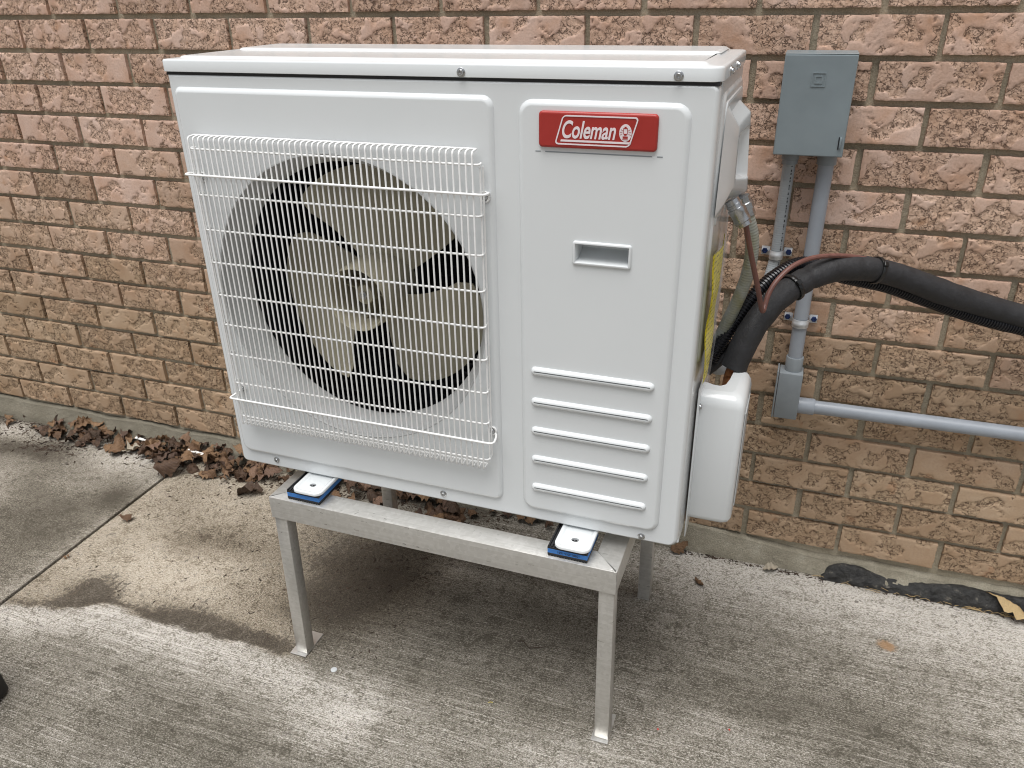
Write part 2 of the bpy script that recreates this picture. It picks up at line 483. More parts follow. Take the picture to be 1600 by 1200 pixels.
p.inputs['Roughness'].default_value = 0.9
p.inputs['Specular IOR Level'].default_value = 0.25
hh = b.math('ADD', b.math('MULTIPLY', speck, 0.7), b.math('MULTIPLY', b.math('MULTIPLY', broom, broomw), 0.9))
hh = b.math('ADD', hh, b.math('ADD', b.math('MULTIPLY', pit, 0.5), b.math('MULTIPLY', speck2, 0.4)))
b.set(p.inputs['Normal'], b.bump(hh, 0.0022))
M['concrete'] = m

m, nt, p = new_mat("tar_membrane"); b = NB(nt); oc = b.coord()
nz = b.noise(oc, 60, 5, 0.6)
b.set(p.inputs['Base Color'], b.ramp(nz, [(0.35, (0.009, 0.009, 0.009)), (0.60, (0.026, 0.025, 0.023)), (0.70, (0.12, 0.11, 0.09))]))
p.inputs['Roughness'].default_value = 0.6
b.set(p.inputs['Normal'], b.bump(b.noise(oc, 90, 5, 0.6), 0.006))
M['tar'] = m

# dead leaves, tint by object
m, nt, p = new_mat("dead_leaf"); b = NB(nt)
oi = b.n("ShaderNodeObjectInfo"); oc = b.coord()
base = b.ramp(oi.outputs['Random'], [(0.0, (0.050, 0.029, 0.017)), (0.30, (0.090, 0.048, 0.026)), (0.55, (0.160, 0.086, 0.042)), (0.78, (0.30, 0.178, 0.090)), (0.90, (0.22, 0.130, 0.088)), (1.0, (0.065, 0.037, 0.025))])
vn = b.n("ShaderNodeUVMap"); sepu = b.n("ShaderNodeSeparateXYZ"); b.set(sepu.inputs[0], vn.outputs[0])
vein = b.math('ABSOLUTE', b.math('SINE', b.math('MULTIPLY', b.math('ADD', sepu.outputs[1], b.math('MULTIPLY', b.math('ABSOLUTE', b.math('SUBTRACT', sepu.outputs[0], 0.5)), -0.8)), 26.0)))
veinm = b.ramp(vein, [(0.0, 1.0), (0.2, 0.0)])
lc = b.mix(b.ramp(b.noise(oc, 70, 5, 0.7), [(0.4, 0.0), (0.75, 0.8)]), base, (0.05, 0.028, 0.018))
lc = b.mix(b.math('MULTIPLY', veinm, 0.35), lc, (0.30, 0.19, 0.10))
b.set(p.inputs['Base Color'], lc)
p.inputs['Roughness'].default_value = 0.6
b.set(p.inputs['Normal'], b.bump(b.math('ADD', vein, b.noise(oc, 200, 3)), 0.0008))
M['leaf'] = m
M['paleleaf'] = simple("pale_leaf_underside", (0.40, 0.35, 0.27), 0.7, var=0.2, scale=60, bump=0.0008, bscale=200)
M['strawleaf'] = simple("straw_coloured_leaf", (0.47, 0.34, 0.17), 0.6, var=0.25, scale=60, bump=0.0008, bscale=200)
M['crumb'] = simple("dark_leaf_crumbs", (0.055, 0.036, 0.024), 0.9, var=0.5, scale=30)

# liquid-tight conduit with printed dashes down one side
def conduit_mat(name, base, stain_tint):
    m, nt, p = new_mat(name); b = NB(nt); oc = b.coord()
    uv = b.n("ShaderNodeUVMap"); s3 = b.n("ShaderNodeSeparateXYZ"); b.set(s3.inputs[0], uv.outputs[0])
    so = b.n('ShaderNodeSeparateXYZ'); b.set(so.inputs[0], oc)
    band = b.math('LESS_THAN', b.math('ABSOLUTE', b.math('SUBTRACT', so.outputs[0], 0.0052)), 0.0010)
    cv = b.n("ShaderNodeCombineXYZ"); b.set(cv.inputs[1], s3.outputs[1])
    dash = b.math('GREATER_THAN', b.noise(cv.outputs[0], 210, 2, 0.7), 0.50)
    mark = b.math('MULTIPLY', band, dash)
    c = b.ramp(b.noise(oc, 25, 4, 0.6), [(0.3, tuple(x * 0.85 for x in base)), (0.7, base)])
    if stain_tint:
        c = b.mix(b.ramp(b.noise(oc, 30, 3, 0.6), [(0.35, 0.25), (0.65, 0.9)]), c, stain_tint)
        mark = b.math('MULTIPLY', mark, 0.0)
    b.set(p.inputs['Base Color'], b.mix(mark, c, (0.02, 0.02, 0.025)))
    p.inputs['Roughness'].default_value = 0.42
    w = b.math('SINE', b.math('MULTIPLY', s3.outputs[1], 1400.0))
    b.set(p.inputs['Normal'], b.bump(w, 0.00010 if not stain_tint else 0.00018))
    return m
M['flex'] = conduit_mat("grey_liquidtight_jacket", (0.345, 0.375, 0.395), None)
M['flex2'] = conduit_mat("yellow_cast_liquidtight_jacket", (0.33, 0.35, 0.35), (0.215, 0.205, 0.105))  # yellow cast of the printed sheet painted onto this hose as patches

# clear pouch and its printed yellow sheet
m, nt, p = new_mat("clear_plastic_pouch"); b = NB(nt); oc = b.coord()
p.inputs['Base Color'].default_value = (0.92, 0.92, 0.92, 1)
p.inputs['Roughness'].default_value = 0.12
p.inputs['Alpha'].default_value = 0.22
b.set(p.inputs['Normal'], b.bump(b.noise(oc, 35, 3), 0.004))
M['pouch'] = m
m, nt, p = new_mat("yellow_printed_sheet"); b = NB(nt); oc = b.coord()
s3 = b.n("ShaderNodeSeparateXYZ"); b.set(s3.inputs[0], oc)
rowp = b.math('GREATER_THAN', b.math('SINE', b.math('MULTIPLY', s3.outputs[2], 900.0)), 0.35)
gl = b.math('GREATER_THAN', b.noise(b.map(oc, (1, 300, 140)), 1.0, 1), 0.50)
b.set(p.inputs['Base Color'], b.mix(b.math('MULTIPLY', b.math('MULTIPLY', rowp, gl), 0.75), (0.72, 0.63, 0.015), (0.10, 0.085, 0.01)))
p.inputs['Roughness'].default_value = 0.45
M['yellow'] = m

# ------------------------------------------------------------------ ground
g = MB(); g.add([(-60, -60, -0.14), (60, -60, -0.14), (60, 30, -0.14), (-60, 30, -0.14)], [(0, 1, 2, 3)])
tag(g.build("ground", M['soil'], smooth=0, fixn=False), kind='structure')

def gauss(x, y, cx, cy, sx, sy): return math.exp(-((x - cx) / sx) ** 2 - ((y - cy) / sy) ** 2)
def sstep(a, b_, x):
    t = min(max((x - a) / (b_ - a), 0), 1); return t * t * (3 - 2 * t)

def slab_fields(x, y):
    n1 = mnoise.noise(Vector((x * 3.1, y * 5.0, 1.7)))
    n2 = mnoise.noise(Vector((x * 9.0, y * 13.0, 5.2)))
    n3 = mnoise.noise(Vector((x * 28.0, y * 36.0, 9.9)))
    wx = x + 0.03 * n2; wy = y + 0.018 * n2 + 0.008 * n3
    gr = 0.60 + 0.10 * n1 + 0.10 * n2
    tan = 0.12; br = 0.85; st = 0.0; rust = 0.0
    if x < 0.262:                                        # left bay
        gr = 0.56 + 0.14 * n2 + 0.08 * n1
        gr += 0.30 * gauss(wx, wy, 0.10, -0.40, 0.20, 0.16) + 0.26 * gauss(wx, wy, -0.22, -0.16, 0.22, 0.07)
        gr += 0.25 * gauss(wx, wy, 0.22, -0.28, 0.07, 0.06)
        gr -= 0.34 * gauss(wx, wy, 0.03, -0.13, 0.17, 0.07) + 0.16 * gauss(x, y, 0.262, -0.5, 0.035, 0.4)
        gr -= 0.25 * gauss(wx, wy, -0.35, -0.10, 0.16, 0.05)
        tan = 0.30; br = 0.25
    else:
        edge = -0.605 - 0.10 * sstep(0.55, 0.25, x) * 0.6
        behind = sstep(edge - 0.007, edge + 0.007, wy + 0.004 * n3) * sstep(1.02, 0.84, wx + 0.35 * (wy + 0.45))
        front = 1 - sstep(edge - 0.006, edge + 0.006, wy)
        tan += 0.75 * behind; br -= 0.55 * behind; st += 0.10 * behind
        gr -= 0.15 * behind
        # grime kept behind the old edge line
        st = behind * (0.95 * gauss(wx, wy, 0.425, -0.585, 0.065, 0.050) + 0.95 * gauss(wx, wy, 0.705, -0.590, 0.115, 0.040) + 0.85 * gauss(wx, wy, 0.82, -0.590, 0.13, 0.022) + 0.45 * math.exp(-((wy - edge - 0.010) / 0.012) ** 2))
        gr += 0.24 * gauss(wx, wy, 0.58, -0.33, 0.14, 0.05) + 0.22 * gauss(wx, wy, 0.86, -0.47, 0.10, 0.06)
        gr -= 0.16 * gauss(wx, wy, 0.55, -0.48, 0.18, 0.10)
        # pale band in front of it
        if front > 0:
            gr -= front * 0.40 * math.exp(-((wy - edge + 0.040) / 0.060) ** 2) * sstep(1.35, 0.95, x) * (0.75 + 0.5 * n1)
        # dark soil under the left part of the stand
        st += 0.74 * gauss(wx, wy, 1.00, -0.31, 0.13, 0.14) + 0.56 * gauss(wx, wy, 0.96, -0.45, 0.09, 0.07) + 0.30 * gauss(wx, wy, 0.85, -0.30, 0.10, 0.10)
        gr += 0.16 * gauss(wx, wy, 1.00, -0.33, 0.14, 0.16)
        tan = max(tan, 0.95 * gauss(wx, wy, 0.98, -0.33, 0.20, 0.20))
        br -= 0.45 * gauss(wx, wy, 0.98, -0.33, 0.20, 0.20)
        gr -= 0.20 * gauss(wx, wy, 1.16, -0.26, 0.05, 0.07)
        gr += 0.12 * gauss(wx, wy, 1.45, -0.38, 0.28, 0.16)  # damp ground and the unit's shade beneath it, both painted in darker
        br -= 0.35 * gauss(wx, wy, 1.40, -0.30, 0.35, 0.18)
        # foreground dark film and lighter wear
        gr += 0.16 * gauss(wx, wy, 0.85, -0.82, 0.30, 0.09) + 0.14 * gauss(wx, wy, 1.30, -0.58, 0.25, 0.06)
        gr += 0.16 * gauss(wx, wy, 2.0, -0.42, 0.30, 0.07) - 0.10 * gauss(wx, wy, 1.55, -0.66, 0.25, 0.06)
        gr -= 0.26 * gauss(wx, wy, 1.12, -0.72, 0.09, 0.06) + 0.14 * gauss(wx, wy, 1.85, -0.50, 0.12, 0.05)
        # clean strip by the wall on the right
        gr -= 0.34 * sstep(-0.26, -0.05, wy) * sstep(1.45, 1.72, x)
        br -= 0.5 * sstep(-0.20, -0.05, wy) * sstep(1.45, 1.72, x)
        gr -= 0.10 * sstep(1.9, 2.3, x)
    # dirt right against the wall
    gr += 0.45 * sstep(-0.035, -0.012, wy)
    if x < 0.262: st += 0.55 * gauss(wx, wy, -0.24, -0.165, 0.20, 0.045) + 0.40 * gauss(wx, wy, -0.14, -0.105, 0.06, 0.03) + 0.30 * gauss(wx, wy, 0.20, -0.27, 0.05, 0.05)
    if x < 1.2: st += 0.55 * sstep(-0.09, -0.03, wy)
    rust = gauss(wx, wy, 2.101, -0.196, 0.020, 0.014)
    return min(max(gr, 0), 1.4), min(max(tan, 0), 1), min(max(br, 0.05), 1), st, rust

def slab(x0, x1, name):
    def lin(a, b_, st):
        n = max(1, round((b_ - a) / st)); return [a + (b_ - a) * i / n for i in range(n + 1)]
    xs = sorted(set([q for q in (-8, -5, -3, -2, -1.3, 3.2, 4, 5.5, 8) if x0 < q < x1] + [x0, x1] + [q for q in lin(-0.8, 2.7, 0.011) if x0 < q < x1]))
    ys = [-8, -5, -3, -2, -1.5] + lin(-1.12, -0.008, 0.011)
    vs_ = []; at = []
    for x in xs:
        for y in ys:
            f = slab_fields(x, y)
            z = ground_z(y) + 0.0012 * mnoise.noise(Vector((x * 6, y * 6, 3.3)))
            ex = min(abs(x - x0), abs(x - x1))
            if ex < 1e-6: z -= 0.003
            vs_.append((x, y, z)); at.append(f)
    ny = len(ys); fs = []
    for i in range(len(xs) - 1):
        for j in range(ny - 1):
            fs.append((i * ny + j, (i + 1) * ny + j, (i + 1) * ny + j + 1, i * ny + j + 1))
    nb = len(vs_)
    # edge skirts
    rim = [(i * ny + ny - 1) for i in range(len(xs))]
    def skirt(idx):
        b0 = len(vs_)
        for k in idx:
            x, y, z = vs_[k]; vs_.append((x, y, z - 0.1)); at.append(at[k])
        for q in range(len(idx) - 1): fs.append((idx[q], idx[q + 1], b0 + q + 1, b0 + q))
    skirt(rim); skirt([j for j in range(ny)]); skirt([(len(xs) - 1) * ny + j for j in range(ny)]); skirt([i * ny for i in range(len(xs))])
    me = bpy.data.meshes.new(name); me.from_pydata(vs_, [], fs)
    for k, an in enumerate(("grime_shade", "tan", "broom", "stain_tint", "rust")):
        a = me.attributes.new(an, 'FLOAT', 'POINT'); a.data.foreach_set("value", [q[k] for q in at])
    me.polygons.foreach_set("use_smooth", [True] * len(me.polygons)); me.set_sharp_from_angle(angle=rad(40))
    return tag(link(name, me, M['concrete']), kind='structure')
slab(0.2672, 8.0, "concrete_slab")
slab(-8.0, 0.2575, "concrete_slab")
j = MB(); j.box(0.2560, 0.2690, -8, -0.01, -0.3, -0.012 - 0.0)
for i, (x, y, z) in enumerate(j.v): j.v[i] = (x, y, z + ground_z(y) * (1 if z > -0.1 else 0) )
tag(j.build("slab_joint_filler", M['crumb'], smooth=0), kind='structure')

# ------------------------------------------------------------------ brick wall
BL, BC, BX = 0.2, 0.07284, 0.02649
BW, BH, BT = 0.1885, 0.0618, 0.085
WTOP = 1.217
wall = empty("brick_wall", (1.0, 0.0, 0.0), 0, "house wall of rugged pinkish brown bricks with recessed grey mortar", "wall")
wo = Vector((-1.0, 0, 0))

def brick_mesh(seed):
    nx, nz = 78, 25
    vs_ = []; torn = []; cavs = []
    sv = Vector((seed * 17.3, seed * 5.1, seed * 29.7))
    style = (seed * 0.37) % 1.0
    thr = -0.28 + 0.50 * style
    for i in range(nx + 1):
        for k in range(nz + 1):
            x = -BW / 2 + BW * i / nx; z = -BH / 2 + BH * k / nz
            pz = Vector((x, 0, z))
            n0 = mnoise.fractal(pz * 26 + sv, 1.0, 2.0, 3)
            tm = sstep(thr - 0.10, thr + 0.10, -n0)
            h_t = -0.0009 - 0.0022 * abs(mnoise.noise(pz * 62 + sv)) - 0.0012 * abs(mnoise.noise(pz * 150 + sv))
            crack = 0.0
            # ragged lip where the skin has torn away
            band = max(0.0, 1 - abs(tm - 0.5) * 2)
            h = h_t * tm + (1 - tm) * (0.0002 * mnoise.noise(pz * 60 + sv))
            # a few open fissures in the skin
            fz = abs(mnoise.noise(pz * 48 + sv * 1.7))
            fi = max(0.0, 1 - fz / 0.045) * (1 if mnoise.noise(pz * 17 + sv * 2.1) > 0.02 else 0) * (1 - tm)
            h -= 0.0022 * fi
            e = min(x + BW / 2, BW / 2 - x, z + BH / 2, BH / 2 - z)
            ed = max(0.0, 1 - e / 0.0028)
            ch = 0.5 + 0.9 * abs(mnoise.noise(pz * 80 + sv))
            h -= 0.0010 * ed * ed * ch
            jx = jz = 0.0
            if i in (0, nx): jx = 0.0012 * mnoise.noise(pz * 120 + sv)
            if k in (0, nz): jz = 0.0012 * mnoise.noise(pz * 120 + sv + Vector((4, 4, 4)))
            vs_.append((x + jx, -h, z + jz))
            torn.append(tm); cavs.append(min(1, max(crack * tm, fi)))
    fs = []
    s_ = nz + 1
    for i in range(nx):
        for k in range(nz): fs.append((i * s_ + k, (i + 1) * s_ + k, (i + 1) * s_ + k + 1, i * s_ + k + 1))
    loop = [i * s_ for i in range(nx + 1)] + [nx * s_ + k for k in range(1, s_)] + [i * s_ + nz for i in range(nx - 1, -1, -1)] + [k for k in range(nz - 1, 0, -1)]
    b0 = len(vs_)
    for q in loop:
        x, y, z = vs_[q]; vs_.append((x, 0.026, z)); torn.append(0.6); cavs.append(0)
    L = len(loop)
    for q in range(L): fs.append((loop[(q + 1) % L], loop[q], b0 + q, b0 + (q + 1) % L))
    me = bpy.data.meshes.new("brick"); me.from_pydata(vs_, [], fs)
    for an, d in (("torn", torn), ("cavity", cavs)):
        a = me.attributes.new(an, 'FLOAT', 'POINT'); a.data.foreach_set("value", d)
    me.polygons.foreach_set("use_smooth", [True] * len(me.polygons)); me.set_sharp_from_angle(angle=rad(32))
    me.materials.append(M['brick'])
    return me
variants = [brick_mesh(k + 1) for k in range(12)]
rest = MB()
rng = random.Random(5)
for c in range(-19, 16):
    zt = WTOP - c * BC
    for n in range(-16, 26):
        x0 = (n + (0.5 + BX if c % 2 == 0 else 0)) * BL
        x1 = x0 + BW
        jx = rng.uniform(-0.0018, 0.0018); jz = rng.uniform(-0.0009, 0.0009); jy = rng.uniform(-0.0016, 0.0014)
        near = -1 <= c <= 15 and x1 > -0.60 and x0 < 2.46
        if near:
            o = link("brick", rng.choice(variants), None, wall)
            o.location = ((x0 + x1) / 2 + jx - 1.0, 0.0016 + jy, zt - BH / 2 + jz)
            flip = rng.random()
            o.rotation_euler = (0, math.pi if flip > 0.5 else 0, rng.uniform(-0.006, 0.006))
            if o.rotation_euler[1] > 1: pass
        else:
            rest.box(x0 - 1.0, x1 - 1.0, 0.001 + jy, 0.026, zt - BH, zt)
r_ = rest.build("outer_brick", M['brick'], wall, smooth=0)
for an, v_ in (("torn", 0.6), ("cavity", 0.1)):
    a = r_.data.attributes.new(an, 'FLOAT', 'POINT'); a.data.foreach_set("value", [v_] * len(r_.data.vertices))
tag(r_, kind='stuff')
mo = MB()
mo.box(-4.3, 4.3, 0.0122, 0.0300, -0.2, 2.63)
mo.build("mortar", M['mortar'], wall, smooth=0)
# sloped cement fillet at the foot, ragged upper edge
fi = MB()
xs = [-3.2 + 0.012 * i for i in range(560)]
rows = []
for x in xs:
    n = mnoise.noise(Vector((x * 7, 0, 0))); n2 = mnoise.noise(Vector((x * 33, 2, 0)))
    top = 0.050 + 0.007 * n + 0.003 * n2
    if 1.55 < x < 2.0: top = 0.062 - 0.026 * sstep(1.62, 1.99, x) + 0.004 * n2
    if x >= 2.0: top = 0.040 + 0.006 * n + 0.004 * n2
    foot = 0.020 + 0.006 * mnoise.noise(Vector((x * 5, 9, 0)))
    if x < 0.7: foot += 0.010
    rows.append([(x - 1.0, 0.012, top + 0.004), (x - 1.0, -0.0035 + 0.001 * n2, top), (x - 1.0, -0.006 - 0.002 * n2, top - 0.007), (x - 1.0, -foot * 0.62, top * 0.55), (x - 1.0, -foot, 0.012), (x - 1.0, -foot - 0.004, -0.02)])
for i in range(len(rows) - 1):
    fi.loops([rows[i], rows[i + 1]], closed=False)
fi.build("mortar_fillet", M['render'], wall, smooth=50)

# black waterproofing membrane showing at the foot of the wall on the right
tm = MB(); rows = []
x = 1.972
key = [(1.972, 0.008), (1.985, 0.026), (2.01, 0.037), (2.05, 0.037), (2.075, 0.031), (2.10, 0.026), (2.15, 0.024), (2.20, 0.031), (2.25, 0.039), (2.32, 0.036), (2.40, 0.040), (2.60, 0.046), (3.2, 0.05)]
while x < 3.1:
    for q in range(len(key) - 1):
        if key[q][0] <= x <= key[q + 1][0]:
            t = (x - key[q][0]) / (key[q + 1][0] - key[q][0]); top = key[q][1] * (1 - t) + key[q + 1][1] * t
    n = mnoise.noise(Vector((x * 40, 0, 4))); n2 = mnoise.noise(Vector((x * 90, 1, 4))); n3 = mnoise.noise(Vector((x * 22, 5, 4)))
    top += 0.0025 * n2 + 0.0015 * mnoise.noise(Vector((x * 210, 3, 1)))
    prof = []
    for k in range(9):
        s_ = k / 8
        yy = -0.0130 - 0.019 * s_ - 0.003 * math.sin(s_ * 3.1) - 0.003 * mnoise.noise(Vector((x * 120, s_ * 7, 6))) - 0.006 * mnoise.noise(Vector((x * 30, s_ * 3.0 + x * 9, 2))) * math.sin(s_ * 3.1)
        prof.append((x - 2.25, yy, top * (1 - s_) - 0.004 * s_))
    prof.insert(0, (x - 2.25, 0.004, top - 0.001))
    rows.append(prof); x += 0.007
for i in range(len(rows) - 1): tm.loops([rows[i], rows[i + 1]], closed=False)
o = tm.build("waterproof_membrane", M['tar'], None, smooth=50)
o.location = (2.25, 0, 0)
tag(o, "crumpled black tar membrane showing at the foot of the brick wall", "membrane")

# ------------------------------------------------------------------ heat pump unit
UO = Vector((0.8851, -0.5353, 0.4018)); UYAW = rad(-0.43134)
W, D, H = 0.8174, 0.2797, 0.7051
unit = empty("heat_pump_unit", UO, UYAW, "white outdoor heat pump with round fan grille and red brand badge on metal stand", "heat pump")
FC = (0.272, 0.345); FR = 0.2365
HX0, HX1, HZ0, HZ1 = 0.6455, 0.7185, 0.4545, 0.4795    # handle pocket opening

fp = MB()                                        # front panel: folded tray with fan and handle openings
outl = [(0.0, 0.014), (0.0008, 0.006), (0.0028, 0.0022), (0.006, 0.0)]
zt_ = 0.6868
rC = (0.012, 0.016, 0.010, 0.003)
def fl(inset, y):
    return at_y(rr(0.0, W, 0.0, zt_, rC, inset, 6), y)
ls = [at_y(rr(0.0, W, 0.0, zt_, rC, 0.0, 6), 0.016)] + [fl(i_, y_) for i_, y_ in outl]
fp.loops(ls)
hole_h = at_y(rr(HX0 - 0.001, HX1 + 0.001, HZ0 - 0.001, HZ1 + 0.001, 0.004, 0, 4), 0.0)
fp.fill(ls[-1], [at_y(circ(*FC, FR + 0.001, 96), 0.0), hole_h])
fpo = fp.build("front_panel", M['white'], unit, smooth=40)

def emboss(x0, x1, z0, z1, r, holes, name, h=0.0058, wdt=0.0078, parent=fpo):
    e = MB()
    prof = [(0.0, 0.001), (0.0006, -0.0004), (wdt * 0.35, -h * 0.55), (wdt * 0.72, -h * 0.92), (wdt, -h)]
    l = [at_y(rr(x0, x1, z0, z1, r, i_, 6), y_) for i_, y_ in prof]
    e.loops(l)
    e.fill(l[-1], [at_y(hh_, -h) for hh_ in holes])
    return e.build(name, M['white'], parent, smooth=50)
emboss(0.0108, 0.5290, 0.0285, 0.6672, (0.020, 0.016, 0.016, 0.012), [circ(*FC, FR, 96)], "raised_panel")
emboss(0.5628, 0.7870, 0.0250, 0.6640, 0.020, [rr(HX0 - 0.0005, HX1 + 0.0005, HZ0 - 0.0005, HZ1 + 0.0005, 0.004, 0, 4)], "raised_panel")

for z in (0.279, 0.2272, 0.1765, 0.1248, 0.0722):        # five pressed ribs
    e = MB()
    prof = [(0.0, -0.0054), (0.0004, -0.0070), (0.0018, -0.0096), (0.004, -0.0110), (0.0056, -0.0113)]
    l = [at_y(rr(0.5800, 0.7660, z - 0.0072, z + 0.0072, 0.0072, i_, 6), y_) for i_, y_ in prof]
    e.loops(l); e.fill(l[-1])
    e.build("pressed_rib", M['white'], fpo, smooth=60)
dl = MB()                                        # scribed marks below the badge, groove shade given as grey strips
for a_, c_ in ((0.5881, 0.5952), (0.6014, 0.7415), (0.748, 0.7552)):
    dl.bbox(a_, c_, -0.0061, -0.0056, 0.5990, 0.6004, 0.0, 1)
dl.build("scribed_line", M['lbgrey'], fpo)

hp = MB()                                        # handle: frame and pocket
fr = [(HX0 - 0.0045, HX1 + 0.0045, HZ0 - 0.0045, HZ1 + 0.0045)]
x0, x1, z0, z1 = fr[0]
l = [at_y(rr(x0, x1, z0, z1, 0.004, 0, 4), -0.005), at_y(rr(x0, x1, z0, z1, 0.004, 0.0005, 4), -0.0080), at_y(rr(x0, x1, z0, z1, 0.004, 0.002, 4), -0.0090),
     at_y(rr(x0, x1, z0, z1, 0.004, 0.0038, 4), -0.0088), at_y(rr(x0, x1, z0, z1, 0.004, 0.0048, 4), -0.006), at_y(rr(x0, x1, z0, z1, 0.004, 0.0052, 4), 0.004)]
hp.loops(l)
q = rr(x0, x1, z0, z1, 0.004, 0.0052, 4)
back = [(x, 0.030, z + (0.014 if z > (HZ0 + HZ1) / 2 else 0.010)) for x, z in q]
hp.loops([l[-1], back]); hp.fill(back)
hp.build("lift_handle", M['white'], unit, smooth=50)

cs = MB()                                        # side and back shell
def plan(ins): 
    return None
cs.add([(0.0, 0.0165, 0), (0.0, 0.0165, zt_), (0.0, D - 0.006, zt_), (0.0, D - 0.006, 0)], [(0, 1, 2, 3)])
cs.add([(0.0, D - 0.006, 0), (0.0, D - 0.006, zt_), (0.006, D, zt_), (0.006, D, 0)], [(0, 1, 2, 3)])
cs.add([(0.006, D, 0), (0.006, D, zt_), (W - 0.008, D, zt_), (W - 0.008, D, 0)], [(0, 1, 2, 3)])
cs.add([(W - 0.008, D, 0), (W - 0.008, D, zt_), (W, D - 0.008, zt_), (W, D - 0.008, 0)], [(0, 1, 2, 3)])
cs.add([(W, D - 0.008, 0), (W, D - 0.008, zt_), (W, 0.0185, zt_), (W, 0.0185, 0)], [(0, 1, 2, 3)])
cs.add([(W, 0.0185, 0), (W, 0.0185, zt_), (W - 0.002, 0.0175, zt_), (W - 0.002, 0.0175, 0)], [(0, 1, 2, 3)])
cs.add([(0.001, 0.012, 0.004), (W - 0.001, 0.012, 0.004), (W - 0.001, D - 0.001, 0.004), (0.001, D - 0.001, 0.004)], [(0, 1, 2, 3)])
cso = cs.build("casing", M['white'], unit, smooth=30)
gk = MB(); gk.box(0.0015, W - 0.0015, 0.0012, D - 0.002, 0.6835, 0.6885); gk.build('seam_gap_shade', M['blackrub'], cso, smooth=0)  # black strip added to paint the darkness of the gap under the lid
# pressed frame on the right side
e = MB()
def at_x(l, x): return [(x, a_, b_) for a_, b_ in l]
l = [at_x(rr(0.036, D - 0.014, 0.30, 0.672, 0.02, i_, 6), x_) for i_, x_ in ((0, W - 0.0005), (0.0025, W + 0.0018), (0.006, W + 0.003))]
e.loops(l); e.fill(l[-1]); e.build("side_emboss", M['white'], cso, smooth=50)
e = MB()
l = [at_x(rr(0.046, D - 0.026, 0.50, 0.660, 0.016, i_, 6), x_) for i_, x_ in ((0, W + 0.0025), (0.001, W + 0.0045), (0.004, W + 0.0052))]
e.loops(l); e.fill(l[-1]); e.build("side_emboss", M['white'], cso, smooth=50)

ld = MB()                                        # lid with two pressed steps
rL = (0.006, 0.016, 0.012, 0.006)
def lidloop(ins, z): return [(x, y, z) for x, y in rr(-0.0020, W + 0.0022, -0.0026, D + 0.003, rL, ins, 6)]
ll = [lidloop(0.0012, 0.6878), lidloop(0.0, 0.6884), lidloop(0.0, 0.7022), lidloop(0.0008, 0.7042), lidloop(0.0024, 0.7052), lidloop(0.0045, 0.7054)]
ld.loops(ll)
def lp(x0, x1, y0, y1, r, ins, z): return [(x, y, z) for x, y in rr(x0, x1, y0, y1, r, ins, 6)]
s1 = [lp(0.014, W - 0.018, 0.012, D - 0.012, 0.012, i_, z_) for i_, z_ in ((0, 0.7054), (0.0035, 0.7082), (0.0075, 0.7090))]
s2 = [lp(0.026, W - 0.020, 0.140, D - 0.026, 0.012, i_, z_) for i_, z_ in ((0, 0.7090), (0.0035, 0.7112), (0.0075, 0.7118))]
# the lid plane, the first step and the second step share their outlines
ld.loops([ll[-1], s1[0]]); ld.loops(s1)
ld.fill(s1[-1], [s2[0]])
ld.loops(s2); ld.fill(s2[-1])
ld.fill(ll[0])
ld.build("lid", M['white'], unit, smooth=45)

# fan opening
MY = Matrix.Translation((FC[0], 0, FC[1])) @ Matrix.Rotation(rad(-90), 4, 'X')   # local Z -> +Y
bl_ = MB()
bl_.lathe([(FR + 0.0006, -0.0060), (FR - 0.0012, -0.0064), (FR - 0.003, -0.0046), (FR - 0.0035, -0.001), (0.2305, 0.004), (0.2265, 0.012), (0.2215, 0.023), (0.2180, 0.034), (0.2165, 0.044), (0.2175, 0.050), (0.222, 0.050)], 120, MY)
bl_.build("fan_shroud", M['bell'], unit, smooth=40)
cv = MB()
a0, a1, c0, c1 = 0.02, 0.552, 0.018, 0.675
cv.add([(a0, 0.052, c0), (a1, 0.052, c0), (a1, 0.052, c1), (a0, 0.052, c1), (a0, 0.252, c0), (a1, 0.252, c0), (a1, 0.252, c1), (a0, 0.252, c1)],
       [(0, 1, 5, 4), (1, 2, 6, 5), (2, 3, 7, 6), (3, 0, 4, 7), (4, 5, 6, 7)])
cv.build("fan_cavity", M['dark'], unit, smooth=0, fixn=False)
co = MB()
for k in range(33):
    z = 0.03 + k * 0.0196
    co.tube([(a0 + 0.01, 0.240, z), (a1 - 0.02, 0.240, z)], 0.0035, 6)
co.build("coil_tube", M['motor'], unit)
mt = MB()
mt.bbox(0.225, 0.245, 0.19, 0.205, 0.02, 0.672, 0.002); mt.bbox(0.300, 0.320, 0.19, 0.205, 0.02, 0.672, 0.002)
mt.lathe([(0.0, 0.145), (0.05, 0.145), (0.055, 0.150), (0.055, 0.188), (0.0, 0.188)], 32, MY)
mt.build("fan_motor", M['motor'], unit)
fan = MB()
fan.lathe([(0.0, 0.068), (0.015, 0.068), (0.0165, 0.058), (0.0170, 0.052), (0.0155, 0.050), (0.0, 0.050)], 28, MY)       # boss
fan.lathe([(0.016, 0.062), (0.018, 0.108), (0.046, 0.110), (0.0495, 0.100), (0.0510, 0.024), (0.0525, 0.022), (0.0540, 0.024), (0.0560, 0.060), (0.0575, 0.130), (0.054, 0.132)], 48, MY)
for k in range(4):
    a_ = k * math.pi / 2 + 0.2
    Rm = MY @ Matrix.Rotation(a_, 4, 'Z')
    fan.bbox(0.016, 0.049, -0.0012, 0.0012, 0.066, 0.108, 0.0004, 1, Rm)
fo = fan.build("fan", M['cream'], unit, smooth=40)
